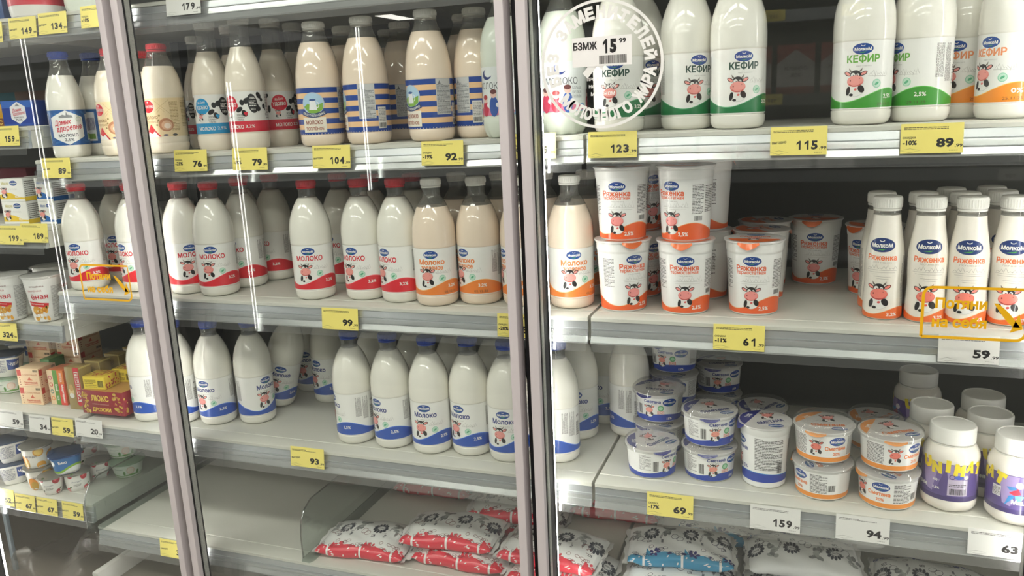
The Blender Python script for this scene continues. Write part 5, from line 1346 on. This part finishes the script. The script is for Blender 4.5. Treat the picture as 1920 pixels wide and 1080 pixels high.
# crumpled clear wrapping left on the base tray
b = MB(); rn = random.Random(2); n = 16; gr = []
for i in range(n + 1):
    rw = []
    for j in range(n + 1):
        x, y = i / n, j / n; e = min(x, 1 - x, y, 1 - y)
        rw.append(b.bm.verts.new((x * .34 + rn.uniform(-.006, .006), y * .26 + rn.uniform(-.006, .006), .004 + min(1, e * 5) * (.05 + .04 * math.sin(x * 9 + y * 4)) * (.6 + rn.random() * .6))))
    gr.append(rw)
WRAP = clear('clear_wrapping_film', (244, 244, 242), .03, .2, .35, 0.0, .12, (196, 188, 178)); mi = b.mi(WRAP)
for i in range(n):
    for j in range(n):
        f = b.bm.faces.new([gr[i][j], gr[i + 1][j], gr[i + 1][j + 1], gr[i][j + 1]]); f.material_index = mi
o = tag(obj('plastic_wrapping', b, None), 'crumpled clear plastic wrapping lying on the dark base tray', 'plastic wrapping'); o.location = (-2.06, 1.38, .301)

# ================================================================ the other side of the aisle, seen mirrored in the door glass
OY = -1.36
r = tag(empty('opposite_fridge', (-1.6, OY, 0)), 'dark fridge across the aisle, seen only mirrored in the door glass', 'fridge')
DK = mat('opposite_fridge_inside', (26, 26, 25), .7); RL = mat('opposite_fridge_rail', (150, 154, 158), .4)
b = MB(); b.box((.1, -.62, .1), (3.2, -.58, 2.1), DK); b.box((-4.4, -.62, .1), (.1, -.58, 1.86), DK); obj('back_panel', b, r)
b = MB(); b.box((-4.4, -.6, 1.86), (.1, .02, 1.9), DK); b.box((.1, -.6, 2.06), (3.2, .12, 2.2), mat('opposite_fridge_top', (96, 96, 94), .6)); obj('top_panel', b, r)
b = MB(); b.box((.1, .11, 1.99), (3.2, .12, 2.06), DK); obj('fill_lamp_screen', b, r)  # unseen lip added to keep the fill lamp out of the mirrored view
b = MB(); b.box((.2, .045, 2.045), (3.1, .075, 2.058), lamp('added_fill_lamp', (255, 250, 240), 24)); obj('added_fill_lamp', b, r)  # unseen lamp added to brighten the mirrored cartons and rails
b = MB(); b.box((-4.4, -.6, 0), (3.2, .1, .2), mat('opposite_fridge_base', (70, 70, 70), .6)); obj('base', b, r)
for zz in (1.86, 1.50, 1.16, .80, .46):
    b = MB(); b.box((-4.4, -.56, zz - .02), (3.2, 0, zz), DK); b.box((-4.4, 0, zz - .05), (3.2, .008, zz), RL if zz != 1.50 else mat('opposite_rail_dim', (112, 114, 114), .4)); obj('shelf_board', b, r)
for x, za, zb_, l in ((-4.40, .05, 2.035, 'first'), (-2.96, .31, 1.71, 'second'), (-2.142, 1.10, 1.93, 'third')):
    o = tag(empty('light_strip', (x, 2 * G0 - 3.7, za)), '%s upright light strip of the fridge across the aisle' % l, 'light strip', 'light strips across the aisle')
    b = MB(); b.box((-.006, -.012, 0), (.006, 0, zb_ - za), RL); obj('holder', b, o)
    b = MB(); b.box((-.0028, .0004, .01), (.0028, .004, zb_ - za - .01), lamp('opposite_led', (255, 252, 246), 26)); obj('led', b, o)
G = 'cartons on the fridge across the aisle'
def opp_art(a, w, h):
    a.poly([(0, h * .62), (w * .5, h * .9), (w, h * .62), (w, h * .15), (0, h * .15)], (206, 200, 198), 0); a.text('СЛИВКИ', w * .5, h * .52, w * .6, h * .08, DARK, 1, 0, .02); a.text('20%', w * .5, h * .38, w * .28, h * .08, DARK, 1, 0, .02)
for i in range(5):
    pack('cream_carton', 'carton', (-.62 + .185 * i, OY - .10, 1.5008), (.16, .1, .215), 180, (178, 84, 76), 'red and white carton %s in the row across the aisle' % ('first', 'second', 'third', 'fourth', 'fifth')[i], G, opp_art)
for i in range(3):
    pack('cream_carton', 'carton', (-.80 + .2 * i, OY - .10, 1.1608), (.17, .1, .19), 180, (214, 208, 204), 'white carton %s in the lower row across the aisle' % ('first', 'second', 'third')[i], G, opp_art)
for x, zz, rgb, l in ((-.16, 1.84, 1, 'first upper'), (.16, 1.84, 1, 'second upper'), (-.16, 1.48, 1, 'lower'), (.55, .76, 1, 'lowest'), (.8, 1.13, 0, 'white')):
    b = MB(); b.box((-.045, 0, -.024), (.045, .001, .024), CARD_Y if rgb else CARD_W)
    a = Art(); a.text('159', .0, -.004, .04, .016, DARK, 0, 0, .03); b.art(a, face((0, .001, 0), (-1, 0, 0), (0, 0, 1), .0002, .0001), 0)
    o = tag(obj('price_tag', b), '%s price tag on the fridge across the aisle' % l, 'price tag', 'price tags across the aisle'); o.location = (x, OY + .0085, zz)
